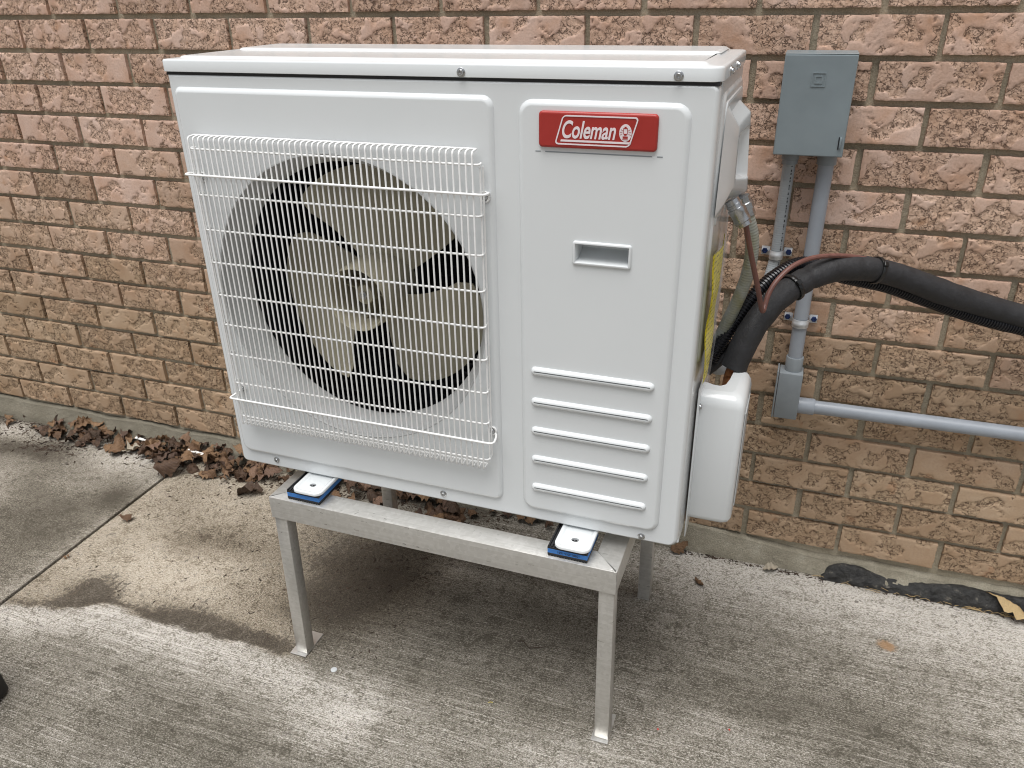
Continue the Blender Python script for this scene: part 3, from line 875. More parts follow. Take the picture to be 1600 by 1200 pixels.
nu = MB(); nu.lathe([(0.0, 0.042), (0.0035, 0.042), (0.004, 0.043), (0.004, 0.046), (0.0075, 0.046), (0.0075, 0.050)], 6, MY)
nu.build("hub_nut", M['zinc'], fo, smooth=20)
def blade(mid):
    mb = MB(); nr, na = 14, 18
    front = []; backl = []
    for i in range(nr + 1):
        t = i / nr; r = 0.050 + 0.150 * t
        sweep = -6 + 20 * t - 4 * t * t
        half = 44 + 6 * t - 5 * max(0, t - 0.8) / 0.2
        for k in range(na + 1):
            s_ = k / na
            ang = rad(mid + sweep - half + 2 * half * s_)
            y = 0.126 - 0.050 * (s_ ** 1.15) * (0.75 + 0.25 * t) + 0.012 * t * math.sin(s_ * math.pi)
            rr_ = r - (0.014 * ((abs(s_ - 0.5) * 2) ** 4)) * t
            front.append((FC[0] + rr_ * math.cos(ang), y, FC[1] + rr_ * math.sin(ang)))
            backl.append((FC[0] + rr_ * math.cos(ang), y + 0.003, FC[1] + rr_ * math.sin(ang)))
    n = len(front); w_ = na + 1; fs = []
    for i in range(nr):
        for k in range(na):
            a_ = i * w_ + k
            fs.append((a_, a_ + 1, a_ + w_ + 1, a_ + w_)); fs.append((n + a_, n + a_ + w_, n + a_ + w_ + 1, n + a_ + 1))
    for k in range(na):
        fs.append((nr * w_ + k, nr * w_ + k + 1, n + nr * w_ + k + 1, n + nr * w_ + k)); fs.append((k + 1, k, n + k, n + k + 1))
    for i in range(nr):
        fs.append(((i + 1) * w_, i * w_, n + i * w_, n + (i + 1) * w_)); a_ = i * w_ + na; fs.append((a_, a_ + w_, n + a_ + w_, n + a_))
    mb.add(front + backl, fs)
    return mb
for mid in (74, 194, 314):
    blade(mid).build("fan_blade", M['cream'], fo, smooth=50)

# wire guard
gd = empty("fan_guard", (0, 0, 0)); gd.parent = unit
NV = 50
xa, xb = 0.0432, 0.5068
RW = 0.00146
YV = -0.0285
zt0, zb0 = 0.5975, 0.1035
vm = MB()
vm.tube([(0, -0.0135, zt0 + 0.0022), (0, YV + 0.003, zt0 + 0.0012), (0, YV + 0.0008, zt0 - 0.0005), (0, YV, zt0 - 0.004), (0, YV, zb0 + 0.004), (0, YV + 0.0008, zb0 + 0.0008), (0, YV + 0.003, zb0), (0, -0.0135, zb0 + 0.0008)], RW, 7)
vme = vm.mesh("upright_wire", 60)
for k in range(NV):
    o = link("upright_wire", vme, M['wire'], gd); o.location = (xa + (xb - xa) * k / (NV - 1), 0, 0)
hz = [0.5725 + 0.0, 0.507, 0.4515, 0.3975, 0.3425, 0.290, 0.2365, 0.1865, 0.1225]
hm = MB(); yh = YV + 0.0026
hm.tube([(0.0410, -0.0125, 0.0), (0.0385, -0.017, 0.0), (0.0378, yh + 0.004, 0), (0.0392, yh + 0.001, 0), (0.043, yh, 0.0), (0.5068, yh, 0.0), (0.5125, yh + 0.001, 0), (0.5145, yh + 0.004, 0), (0.5140, -0.017, 0), (0.5125, -0.0125, 0)], RW * 1.15, 7)
hme = hm.mesh("cross_wire", 60)
HZPX = [(744, 258), (747, 339), (751, 400), (755, 457), (757, 513), (758, 564), (759, 615), (760, 663), (762, 719)]
Rz = Matrix.Rotation(UYAW, 3, 'Z')
def unit_y(px, py, yl):
    o_ = Rz.transposed() @ (CP - UO); d = Rz.transposed() @ (CM @ Vector(((px - 800) / CF, -(py - 600) / CF, -1.0)))
    return o_ + d * ((yl - o_.y) / d.y)
for q in HZPX:
    o = link("cross_wire", hme, M['wire'], gd); o.location = (0, 0, unit_y(q[0], q[1], yh).z)
bw = MB()
bw.tube([(xa, -0.0135, zt0 + 0.0022), (xb, -0.0135, zt0 + 0.0022)], RW, 7)
bwm = bw.build("rim_wire", M['wire'], gd)
bw = MB(); bw.tube([(xa, -0.0135, zb0 + 0.0008), (xb, -0.0135, zb0 + 0.0008)], RW, 7); bw.build("rim_wire", M['wire'], gd)
for x in (0.0385, 0.5140):
    for y_, dx in ((-0.019, 0.0), (-0.0105, 0.0006)):
        bw = MB(); bw.tube([(x + dx, y_, 0.577), (x + dx, y_, 0.120)], RW, 7); bw.build("side_wire", M['wire'], gd)
def screw_bm(mb, p, d, s=1.0):
    Mx = axis_matrix(p, d)
    mb.lathe([(0.0063 * s, 0.0), (0.0063 * s, 0.0009 * s), (0.0058 * s, 0.0013 * s), (0.0042 * s, 0.0014 * s), (0.0040 * s, 0.0036 * s), (0.0034 * s, 0.0042 * s), (0.0019 * s, 0.0042 * s), (0.0015 * s, 0.0026 * s), (0.0, 0.0024 * s)], 16, Mx)
YT = YV - 0.0034
for zc, hook in ((0.5430, -1), (0.1545, 1)):
    br_ = MB(); rb = 0.00185
    zs = zc + hook * 0.0085
    pts = [(0.0360, -0.0065, zs - hook * 0.002), (0.0320, -0.0085, zs - hook * 0.005), (0.0278, -0.020, zc), (0.0272, YT + 0.004, zc), (0.0290, YT + 0.001, zc), (0.0330, YT, zc), (0.5185, YT, zc), (0.5225, YT + 0.0012, zc), (0.5250, YT + 0.006, zc), (0.5235, -0.014, zc + hook * 0.001), (0.5215, -0.0080, zc + hook * 0.003), (0.5200, -0.0066, zc + hook * 0.006)]
    br_.tube(pts, rb, 8)
    for sx in (0.0385, 0.5145):
        ring = [(sx + 0.0068 * math.cos(a_), -0.0064, zs + 0.0068 * math.sin(a_)) for a_ in [2 * math.pi * k / 20 for k in range(21)]]
        br_.tube(ring, 0.0017, 6, cap=False)
    bo = br_.build("fixing_bar", M['wire'], gd, smooth=60)
    for sx in (0.0385, 0.5145):
        sb = MB(); screw_bm(sb, (sx, -0.0058, zs), (0, -1, 0), 0.9); sb.build("screw", M['zinc'], bo, smooth=40)
scr = MB(); screw_bm(scr, (0, 0, 0), (0, -1, 0), 0.95); scm = scr.mesh("screw", 40)
for x, y, z in ((0.4851, -0.0027, 0.6942), (0.7673, -0.0027, 0.6942), (0.0802, 0.0, 0.0186), (0.4177, 0.0, 0.0174), (0.7608, 0.0, 0.0113)):
    o = link("screw", scm, M['zinc'], unit); o.location = (x, y, z); o.rotation_euler = (0, random.uniform(0, 1), 0)
scr = MB(); screw_bm(scr, (0, 0, 0), (1, 0, 0), 1.0); scx = scr.mesh("screw", 40)
for y, z in ((0.070, 0.6945), (0.152, 0.6945)):
    o = link("screw", scx, M['zinc'], unit); o.location = (W + 0.0023, y, z)

# badge
bg_ = MB()
l = [at_y(rr(0.5937, 0.7477, 0.6058, 0.6508, 0.005, i_, 5), y_) for i_, y_ in ((0, -0.004), (0, -0.0085), (0.0006, -0.0098), (0.0018, -0.0106), (0.003, -0.0108))]
bg_.loops(l); bg_.fill(l[-1])
bgo = bg_.build("brand_badge", M['red'], unit, smooth=50)
BX0, BZ0 = 0.5937, 0.6058
YB = -0.01085
def skew_pts(pts): return pts
def sheet_strip(mb, outer, inner, y0=YB + 0.0003, y1=YB - 0.0006):
    o1 = at_y(outer, y0); o2 = at_y(outer, y1); i2 = at_y(inner, y1); i1 = at_y(inner, y0)
    mb.loops([o1, o2, i2, i1])
def para(x0, x1, z0, z1, sk, r, ins):
    # rounded parallelogram: sheared rounded rectangle
    return [(x + (z - z0) * sk, z) for x, z in rr(x0, x1, z0, z1, r, ins, 5)]
lg = MB()
sheet_strip(lg, para(0.6155, 0.7135, 0.6103, 0.6468, 0.30, 0.0050, 0), para(0.6155, 0.7135, 0.6103, 0.6468, 0.30, 0.0050, 0.0017))
ub = [(0.6235, 0.6142), (0.7150, 0.6142), (0.7156, 0.6166), (0.6242, 0.6166)]
u1 = at_y(ub, YB + 0.0003); u2 = at_y(ub, YB - 0.0006); lg.loops([u1, u2]); lg.add(u2, [(0, 1, 2, 3)])
lg.build("badge_frame", M['logo'], bgo, smooth=0)
def text_mesh(txt, size, shear=0.0, bold=0.0, ext=0.0004, xs=1.0):
    cu = bpy.data.curves.new("lettering", 'FONT'); cu.body = txt; cu.size = size; cu.shear = shear; cu.offset = bold; cu.extrude = ext
    to = bpy.data.objects.new("lettering_tmp", cu); COL.objects.link(to)
    bpy.context.view_layer.update()
    dg = bpy.context.evaluated_depsgraph_get()
    me = bpy.data.meshes.new_from_object(to.evaluated_get(dg))
    bpy.data.objects.remove(to); bpy.data.curves.remove(cu)
    me.name = "lettering"
    mn = min(v.co.x for v in me.vertices); mx = max(v.co.x for v in me.vertices)
    for v in me.vertices: v.co.x = (v.co.x - mn) * xs
    return me, (mx - mn) * xs
me, wd = text_mesh("Coleman", 0.0300, 0.28, 0.00055, 0.0003)
fx = 0.0700 / wd
for v in me.vertices: v.co.x *= fx
o = link("lettering", me, M['logo'], bgo); o.location = (0.6258, YB - 0.0003, 0.6192); o.rotation_euler = (rad(90), 0, 0)
em = MB()                                        # lantern emblem: white oval, red lantern and rays
ov = [(0.7078 + 0.0079 * math.cos(a_), 0.6277 + 0.0105 * math.sin(a_)) for a_ in [2 * math.pi * k / 32 for k in range(32)]]
o1 = at_y(ov, YB + 0.0003); o2 = at_y(ov, YB - 0.0005); em.loops([o1, o2]); em.fill(o2)
em.build("lantern_emblem", M['logo'], bgo, smooth=0)
ln = MB()
def blk(x0, x1, z0, z1, rot=0):
    cx, cz = (x0 + x1) / 2, (z0 + z1) / 2
    Mx = Matrix.Translation((0.7078 + 0.12 * 0, 0, 0.6277)) @ Matrix.Rotation(rot, 4, 'Y')
    ln.bbox(x0, x1, YB - 0.0008, YB - 0.0002, z0, z1, 0.0, 1, Mx)
for s_ in (-1, 1): blk(s_ * 0.0026 - 0.0003, s_ * 0.0026 + 0.0003, -0.0012, 0.0052)
blk(-0.0026, 0.0026, -0.0015, -0.0008); blk(-0.0026, 0.0026, 0.0050, 0.0060); blk(-0.0013, 0.0013, 0.0060, 0.0076)
blk(-0.0016, 0.0016, -0.0030, -0.0015); blk(-0.0032, 0.0032, -0.0068, -0.0040); blk(-0.0036, 0.0036, -0.0082, -0.0076)
for a_ in (-28, 0, 28):
    blk(0.0040, 0.0072, -0.0002 + 0.0009, 0.0002 + 0.0009, rad(-a_)); blk(-0.0072, -0.0040, -0.0002 + 0.0009, 0.0002 + 0.0009, rad(a_))
ln.build("lantern_drawing", M['red'], bgo, smooth=0)

# electrical cover on the right side with a finger recess
ec = MB()
def ecring(x, y0, y1, z0, z1): return [(x, y0, z0), (x, y1, z0), (x, y1, z1), (x, y0, z1)]
XB = W + 0.0045
base = [(XB, 0.030, 0.520), (XB, 0.225, 0.470), (XB, 0.225, 0.640), (XB, 0.048, 0.652)]
ridge = [(W + 0.0190, 0.085, 0.545), (W + 0.030, 0.215, 0.515), (W + 0.0225, 0.215, 0.628), (W + 0.0185, 0.090, 0.626)]
bm = bmesh.new()
zs_ = [0.0, 0.16, 0.22, 0.78, 0.84, 1.0]
def lerp(a_, b_, t): return Vector(a_) * (1 - t) + Vector(b_) * t
gridv = []
for iz, t in enumerate(zs_):
    fb = lerp(base[0], base[3], t); rg0 = lerp(ridge[0], ridge[3], t); rg1 = lerp(ridge[1], ridge[2], t); bb_ = lerp(base[1], base[2], t)
    rec = 0.0 if iz in (0, 1, 4, 5) else 0.017
    mid1 = lerp(rg0, rg1, 0.10); mid2 = lerp(rg0, rg1, 0.22)
    mid2 = Vector((mid2.x - rec, mid2.y, mid2.z)); mid3 = lerp(rg0, rg1, 0.9); mid3 = Vector((mid3.x - rec, mid3.y, mid3.z))
    gridv.append([bm.verts.new(q) for q in (fb, lerp(fb, rg0, 0.5) + Vector((0.001, 0, 0)), rg0, mid1, mid2, mid3, rg1, bb_)])
for iz in range(len(zs_) - 1):
    for k in range(7): bm.faces.new((gridv[iz][k], gridv[iz][k + 1], gridv[iz + 1][k + 1], gridv[iz + 1][k]))
def capb(row, zoff):
    bv = [bm.verts.new((XB, v.co.y, v.co.z + zoff)) for v in row[1:-1]]
    full = [row[0]] + bv + [row[-1]]
    for k in range(7): bm.faces.new((row[k], row[k + 1], full[k + 1], full[k])) if full[k] is not row[k] and full[k + 1] is not row[k + 1] else (bm.faces.new((row[k], row[k + 1], full[k + 1])) if full[k] is row[k] else bm.faces.new((row[k], row[k + 1], full[k])))
capb(gridv[0], -0.022); capb(gridv[-1], 0.016)
bmesh.ops.recalc_face_normals(bm, faces=bm.faces)
bmesh.ops.bevel(bm, geom=[e_ for e_ in bm.edges if len(e_.link_faces) == 2 and e_.calc_face_angle(0) > 0.25], offset=0.0024, segments=2, affect='EDGES', profile=0.5)
ec.frombm(bm)
ec.build("electrical_cover", M['white'], unit, smooth=60)

# valve cover with the cut-out for the pipes
vc = MB()
pl = [(W + 0.001, 0.085), (W + 0.060, 0.0850), (W + 0.068, 0.0880), (W + 0.0715, 0.096), (W + 0.0735, 0.185), (W + 0.0700, 0.194), (W + 0.062, 0.197), (W + 0.0560, 0.193), (W + 0.0520, 0.150), (W + 0.0480, 0.130), (W + 0.040, 0.1225), (W + 0.030, 0.1235), (W + 0.022, 0.128), (W + 0.001, 0.131)]
cxm = W + 0.03; cym = 0.12
def vcl(z, k):
    return [(x - (0 if x < W + 0.002 else k * (0.6 if x < W + 0.058 else 1.0)), y + (k if y < 0.10 else (-k * 0.15)), z) for x, y in pl]
hv = 0.2345
loopsv = [vcl(0.000, 0.010), vcl(0.002, 0.0045), vcl(0.006, 0.0015), vcl(0.012, 0.0)] + [vcl(hv - 0.022, 0.0), vcl(hv - 0.012, 0.0018), vcl(hv - 0.005, 0.006), vcl(hv - 0.001, 0.013), vcl(hv, 0.018)]
vc.loops(loopsv)
vc.fill(loopsv[0]); vc.fill(loopsv[-1])
vco = vc.build("valve_cover", M['white'], unit, smooth=60)
fg = MB(); fg.bbox(W + 0.0032, W + 0.0052, 0.060, 0.132, -0.018, 0.252, 0.0008, 2); fg.build("cover_flange", M['white'], vco, smooth=50)
sb = MB(); screw_bm(sb, (W + 0.0052, 0.080, 0.214), (1, 0, 0), 0.9); sb.build("screw", M['zinc'], vco, smooth=40)
stk = MB(); stk.bbox(W + 0.0722, W + 0.0738, 0.104, 0.180, 0.030, 0.200, 0.0, 1); stk.build("sticker", M['bell'], vco, smooth=0)
# document pouch hanging on the right side
po = MB()
def pv(y, z, d=0.0): return (W + 0.012 + d + 0.0035 * mnoise.noise(Vector((y * 25, z * 18, 0))), y, z)
rowsp = []
for k in range(15):
    z = 0.475 - 0.205 * k / 14
    rowsp.append([pv(0.022 + 0.165 * (1 - 0.40 * k / 14) * i_ / 8, z, 0.004 * math.sin(math.pi * i_ / 8)) for i_ in range(9)])
yel = MB()
for k in range(len(rowsp) - 1): po.loops([rowsp[k], rowsp[k + 1]], closed=False)
pvo = po.build("document_pouch", M['pouch'], unit, smooth=60, fixn=False)
rowsy = [[(x - 0.0025, 0.026 + (y - 0.022) * 0.70, z * 0.93 + 0.028) for x, y, z in r__] for k_, r__ in enumerate(rowsp)]
for k in range(len(rowsy) - 1): yel.loops([rowsy[k], rowsy[k + 1]], closed=False)
yel.build("yellow_sheet", M['yellow'], pvo, smooth=60, fixn=False)

# mounting feet of the unit (channels across the depth)
for xf in (0.1712, 0.6600):
    ft = MB()
    def ftl(ins, z): return [(x, y, z) for x, y in rr(xf - 0.0295, xf + 0.0295, -0.053, D + 0.045, (0.014, 0.014, 0.014, 0.014), ins, 6)]
    hole = [(xf + 0.0062 * math.cos(a_), -0.026 + 0.0050 * math.sin(a_)) for a_ in [2 * math.pi * k / 20 for k in range(20)]]
    z0 = -0.0048
    L_ = [ftl(0.0, z0), ftl(0.0, z0 + 0.0040), ftl(0.0008, z0 + 0.0050), ftl(0.0045, z0 + 0.0052), ftl(0.0062, z0 + 0.0040), ftl(0.0085, z0 + 0.0030)]
    ft.loops(L_); ft.fill(L_[-1], [at_z(hole, z0 + 0.003)]); ft.loops([at_z(hole, z0 + 0.003), at_z(hole, z0 - 0.004)]); ft.fill(L_[0], [at_z(hole, z0)])
    ft.build("mounting_foot", M['white'], unit, smooth=50)
    dk = MB(); dk.bbox(xf - 0.0275, xf + 0.0275, 0.020, D - 0.02, -0.0005, 0.004, 0.0, 1); dk.build("foot_channel", M['white'], unit)

# ------------------------------------------------------------------ stand
GZ = 0.4108                                       # unit underside above the ground
Rw = Matrix.Rotation(UYAW, 3, 'Z')
st = empty("metal_stand", UO - Vector((0, 0, GZ)), UYAW, "galvanised steel stand with four square legs under the white heat pump", "stand")
X0, X1, Y0, Y1 = 0.0922, 0.7360, -0.0545, 0.3540
ZT = GZ - 0.0255; FW = 0.041; FH = 0.0445; TH = 0.0024
def rail(o0, o1, i0, i1, outdir):
    """angle rail with mitred ends: o0,o1 outer corners; i0,i1 inner corners of the top flange"""
    mb = MB()
    o0, o1, i0, i1 = [Vector((*q, 0)) for q in (o0, o1, i0, i1)]
    up = Vector((0, 0, 1)); nrm = Vector((*outdir, 0))
    e_ = nrm * 0.0015
    ring = lambda o_, i_: [i_ + up * (ZT - TH), i_ + up * ZT, o_ + up * ZT - nrm * 0.002, o_ + up * (ZT - 0.0006), o_ + up * (ZT - 0.002) + nrm * 0.0004, o_ + up * (ZT - FH) + nrm * 0.0004, o_ + up * (ZT - FH) - nrm * TH, o_ + up * (ZT - TH) - nrm * TH]
    a_ = ring(o0, i0); c_ = ring(o1, i1)
    mb.loops([a_, c_]); mb.add(a_, [tuple(range(8))]); mb.add(c_, [tuple(range(8))[::-1]])
    return mb.build("rail", M['galv'], st, smooth=25)
gp = 0.0006
rail((X0 + gp, Y0), (X1 - gp, Y0), (X0 + FW + gp, Y0 + FW), (X1 - FW - gp, Y0 + FW), (0, -1))
rail((X0, Y0 + gp), (X0, Y1 - gp), (X0 + FW, Y0 + FW + gp), (X0 + FW, Y1 - FW - gp), (-1, 0))
rail((X1, Y0 + gp), (X1, Y1 - gp), (X1 - FW, Y0 + FW + gp), (X1 - FW, Y1 - FW - gp), (1, 0))
rail((X0 + gp, Y1), (X1 - gp, Y1), (X0 + FW + gp, Y1 - FW), (X1 - FW - gp, Y1 - FW), (0, 1))
LW = 0.0262
for (lx, ly, dx, fx0, fx1, fy0, fy1) in ((X0 + 0.0032, Y0 + 0.0032, -0.0085, -0.0100, 0.0262, 0.0040, 0.071), (X1 - 0.0032 - LW, Y0 + 0.0032, 0.0035, -0.0045, 0.0265, 0.0040, 0.071),
                                         (X0 + 0.0032, Y1 - 0.0032 - LW, -0.004, -0.004, 0.032, -0.045, 0.030), (X1 - 0.0032 - LW, Y1 - 0.0032 - LW, 0.002, -0.004, 0.030, -0.002, 0.060)):
    lg_ = MB()
    lg_.bbox(lx, lx + LW, ly, ly + LW, 0.0030, ZT - TH - 0.0003, 0.0022, 2)
    for i, (x, y, z) in enumerate(lg_.v): lg_.v[i] = (x + dx * (1 - z / ZT), y, z)
    lo = lg_.build("leg", M['galv'], st, smooth=40)
    ft = MB(); ft.bbox(lx + dx + fx0, lx + dx + fx1, ly + fy0 - 0.011, ly + fy1 - 0.011, 0.0002, 0.0030, 0.0006, 1)
    gy = UO.y + ly
    ft.build("foot_plate", M['galv'], lo, smooth=30)

# rubber and foam vibration pads
pad_defs = [(0.1295, 0.1955, -0.0485, 0.030, "left", True), (0.6205, 0.6865, -0.0488, 0.022, "right", True), (0.1295, 0.1955, 0.290, 0.352, "rear left", False), (0.6205, 0.6865, 0.290, 0.352, "rear right", False)]
plabels = ["blue and black vibration pad under the left front foot of the heat pump", "blue vibration pad with dark print under right front foot of heat pump",
           "vibration pad under the left rear foot of the heat pump", "vibration pad under the right rear foot of the heat pump"]
for (x0, x1, y0, y1, nm, fr_), plb in zip(pad_defs, plabels):
    cx, cy = (x0 + x1) / 2, (y0 + y1) / 2
    wpos = UO + Rw @ Vector((cx, cy, -0.0255))
    pd = empty("vibration_pad", wpos, UYAW, plb, "pad", "vibration pads between unit feet and stand")
    w2, d2 = (x1 - x0) / 2, (y1 - y0) / 2
    pb = MB(); pb.bbox(-w2, w2, -d2, d2, 0.0018, 0.0056, 0.0004, 1)
    nrib = 14
    for k in range(nrib):
        xx = -w2 + (2 * w2) * (k + 0.5) / nrib
        pb.bbox(xx - 0.0013, xx + 0.0013, -d2, d2, 0.0002, 0.0019, 0, 1)
    pb.build("rubber_layer", M['blackrub'], pd)
    pm = MB(); pm.bbox(-w2, w2, -d2, d2, 0.0057, 0.0142, 0.0006, 1); pmo = pm.build("foam_layer", M['bluefoam'], pd)
    pt = MB(); pt.bbox(-w2, w2, -d2, d2, 0.0143, 0.0178, 0.0004, 1)
    for k in range(nrib):
        xx = -w2 + (2 * w2) * (k + 0.5) / nrib
        pt.bbox(xx - 0.0013, xx + 0.0013, -d2, d2, 0.0177, 0.0205, 0, 1)
    pt.build("rubber_layer", M['blackrub'], pd)
    if nm == "right":
        me, wd = text_mesh("10501-O-7-1551", 0.0056, 0.0, 0.00008, 0.0001)
        for v in me.vertices: v.co.x *= 0.036 / wd
        o = link("printed_code", me, M['blackrub'], pmo); o.location = (0.020, -d2 - 0.0001, 0.0120); o.rotation_euler = (rad(90), rad(180), 0)

# ------------------------------------------------------------------ line set and cables
pipe_pts = [seen(1139, 597, -0.352), seen(1143, 583, -0.35), seen(1158, 547, -0.342), seen(1176, 513, -0.33), seen(1194, 489, -0.315), seen(1215, 467, -0.30), seen(1250, 442, -0.27), seen(1287, 425, -0.24), seen(1327, 418, -0.21), seen(1373, 423, -0.18), seen(1413, 434, -0.155), seen(1480, 459, -0.12), seen(1547, 480, -0.09), seen(1600, 496, -0.07), seen(1700, 528, -0.055), seen(1850, 578, -0.05), Vector((3.1, -0.048, 0.545)), Vector((4.2, -0.048, 0.50))]
ls_ = empty("insulated_line_set", pipe_pts[0], 0, "thick black foam insulated pipe arching from heat pump valve cover to the right along wall", "pipe")
def loc_pts(pts, o): return [Vector(p_) - o.location for p_ in pts]
PP = smooth_path(pipe_pts, 10)
mb = MB(); mb.tube(loc_pts(PP[13:], ls_), lambda i, t: 0.0205 + 0.0006 * math.sin(t * 31) + 0.0008 * mnoise.noise(Vector((t * 45, 1, 2))) + (0.0008 if i < 2 else 0) - (0.0016 if i in (50, 51) else 0), 20, vscale=1.0)
mb.build("insulation_sleeve", M['foam'], ls_, smooth=50)
vtop = UO + Rw @ Vector((0.856, 0.150, 0.15))
cp = MB(); cp.tube(loc_pts(smooth_path([vtop, UO + Rw @ Vector((0.8575, 0.148, 0.205)), PP[4], PP[16], PP[22]], 6), ls_), 0.0105, 14)
cp.build("copper_pipe", M['copper'], ls_)
s2_ = MB()
q0 = UO + Rw @ Vector((W + 0.022, 0.175, 0.235)); 
s2_.tube(loc_pts(smooth_path([seen(1103, 577, -0.33), seen(1122, 562, -0.315), seen(1150, 540, -0.305), seen(1180, 500, -0.30)], 6), ls_), 0.012, 14)
s2_.build("insulation_sleeve", M['foam'], ls_, smooth=50)
for idx, (rx, rl) in ((57, (0.0225, 0.007)), (89, (0.0222, 0.007))):
    t_ = (PP[idx + 1] - PP[idx - 1]).normalized()
    Mx = axis_matrix(PP[idx] - ls_.location, t_)
    tb = MB(); tb.lathe([(rx - 0.002, -rl / 2), (rx, -rl / 2), (rx + 0.0006, -rl / 2 + 0.001), (rx + 0.0006, rl / 2 - 0.001), (rx, rl / 2), (rx - 0.002, rl / 2)], 28, Mx)
    tb.bbox(rx - 0.001, rx + 0.004, -0.004, 0.004, -0.004, 0.004, 0.0006, 1, Mx @ Matrix.Rotation(2.4, 4, 'Z'))
    tb.build("cable_tie", M['tie'], ls_)
cpts = [seen(1111, 562, -0.328), seen(1118, 548, -0.325), seen(1140, 515, -0.315), seen(1163, 482, -0.30), seen(1184, 455, -0.285), seen(1212, 431, -0.262), seen(1246, 413, -0.235), seen(1275, 415, -0.21), seen(1310, 430, -0.190), seen(1345, 438, -0.170), seen(1385, 447, -0.152), seen(1425, 461, -0.134), seen(1500, 488, -0.103), seen(1562, 506, -0.084), seen(1600, 515, -0.074), seen(1700, 546, -0.06), seen(1850, 594, -0.05), Vector((3.1, -0.048, 0.512)), Vector((4.2, -0.048, 0.468))]
CPs = smooth_path(cpts, 40)
ct = empty("corrugated_drain_tube", cpts[0], 0, "thin black corrugated tube strapped beneath the black insulated pipe", "tube")
# resample by length so that the ribs are even
dist = [0.0]
for i in range(1, len(CPs)): dist.append(dist[-1] + (CPs[i] - CPs[i - 1]).length)
step = 0.00125; res = []; kk = 0; s_ = 0.0
while s_ < dist[-1]:
    while dist[kk + 1] < s_: kk += 1
    t_ = (s_ - dist[kk]) / max(dist[kk + 1] - dist[kk], 1e-9); res.append(CPs[kk].lerp(CPs[kk + 1], t_)); s_ += step
mb = MB(); mb.tube(loc_pts(res, ct), lambda i, t: (0.0118, 0.0118, 0.0096, 0.0096)[i % 4], 14)
mb.build("ribbed_tube", M['loom'], ct, smooth=40)

# thermostat cable from the connector, folded back and led along the pipe
wp = [seen(1160, 338, -0.425), seen(1165, 352, -0.42), seen(1174, 400, -0.405), seen(1184, 450, -0.385), seen(1189, 478, -0.367), seen(1192, 486, -0.360), seen(1195, 478, -0.352), seen(1202, 457, -0.343), seen(1216, 436, -0.330), seen(1240, 415, -0.305), seen(1272, 402.5, -0.268), seen(1310, 399.5, -0.232), seen(1345, 403, -0.203), seen(1372, 409, -0.183), seen(1420, 424, -0.150)]
wire = MB(); base_ = wp[0]
wire.tube([p_ - base_ for p_ in smooth_path(wp, 10)], 0.0039, 10)
o = wire.build("brown_cable", M['brownwire']); o.location = base_
tag(o, "thin brown cable looping from metal connector along top of the black pipe", "cable")

# metal connector under the electrical cover (parts of the unit: fittings screwed into it)
cn0 = seen(1143, 312, -0.425); cn1 = seen(1165, 352, -0.425)
dirc = (cn1 - cn0).normalized(); Mx = axis_matrix(cn0, dirc) @ Matrix.Diagonal((0.84, 0.84, 1.0, 1.0))
cnx = MB(); Lc = (cn1 - cn0).length
cnx.lathe([(0.0, 0), (0.0125, 0), (0.0125, 0.0065), (0.0135, 0.0070), (0.0135, 0.0095), (0.0125, 0.0100), (0.0125, 0.013), (0.0148, 0.0135), (0.0148, 0.0200), (0.0140, 0.0215), (0.0140, 0.034), (0.0115, 0.0355), (0.0115, 0.041), (0.0065, 0.0415), (0.0, 0.0415)], 24, Mx)
cnx.bbox(0.006, 0.0165, -0.005, 0.005, 0.030, 0.038, 0.001, 1, Mx @ Matrix.Rotation(-1.0, 4, 'Z'))
cno = cnx.build("cable_connector", M['zinc'], None, smooth=35)
tag(cno, "silver metal cable connector below the white electrical cover", "connector")

# flexible conduit from the disconnect, looping behind the pipes up to the unit
fpth = [(1.7845, -0.045, 0.926), (1.784, -0.036, 0.87), (1.7835, -0.026, 0.79), (1.783, -0.0235, 0.735), seen(1205, 425, -0.028), seen(1192, 462, -0.05), seen(1175, 510, -0.10), seen(1152, 552, -0.17), seen(1130, 575, -0.23), seen(1114, 572, -0.275), seen(1113, 553, -0.300), seen(1128, 520, -0.315), seen(1150, 475, -0.325), seen(1166, 435, -0.333), seen(1174, 400, -0.340), seen(1175, 370, -0.345), seen(1170, 345, -0.35), seen(1164, 325, -0.352)]
FPs = smooth_path(fpth, 14)
fx_ = empty("flexible_conduit", fpth[0], 0, "grey flexible conduit from disconnect box looping behind black pipe to heat pump", "conduit")
cut = 14 * 9
mb = MB(); mb.tube(loc_pts(FPs[:cut + 1], fx_), 0.0108, 16); mb.build("conduit_hose", M['flex'], fx_, fixn=False)
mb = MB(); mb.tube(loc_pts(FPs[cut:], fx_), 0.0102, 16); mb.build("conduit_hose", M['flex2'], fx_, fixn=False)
nt_ = MB(); Mx = axis_matrix(FPs[-1] - fx_.location, FPs[-1] - FPs[-8])
nt_.lathe([(0.0, -0.012), (0.0125, -0.012), (0.0125, -0.002), (0.0145, -0.001), (0.0145, 0.008), (0.012, 0.009), (0.012, 0.018), (0.0, 0.018)], 8, Mx); nt_.build("hose_nut", M['zinc'], fx_, smooth=20)

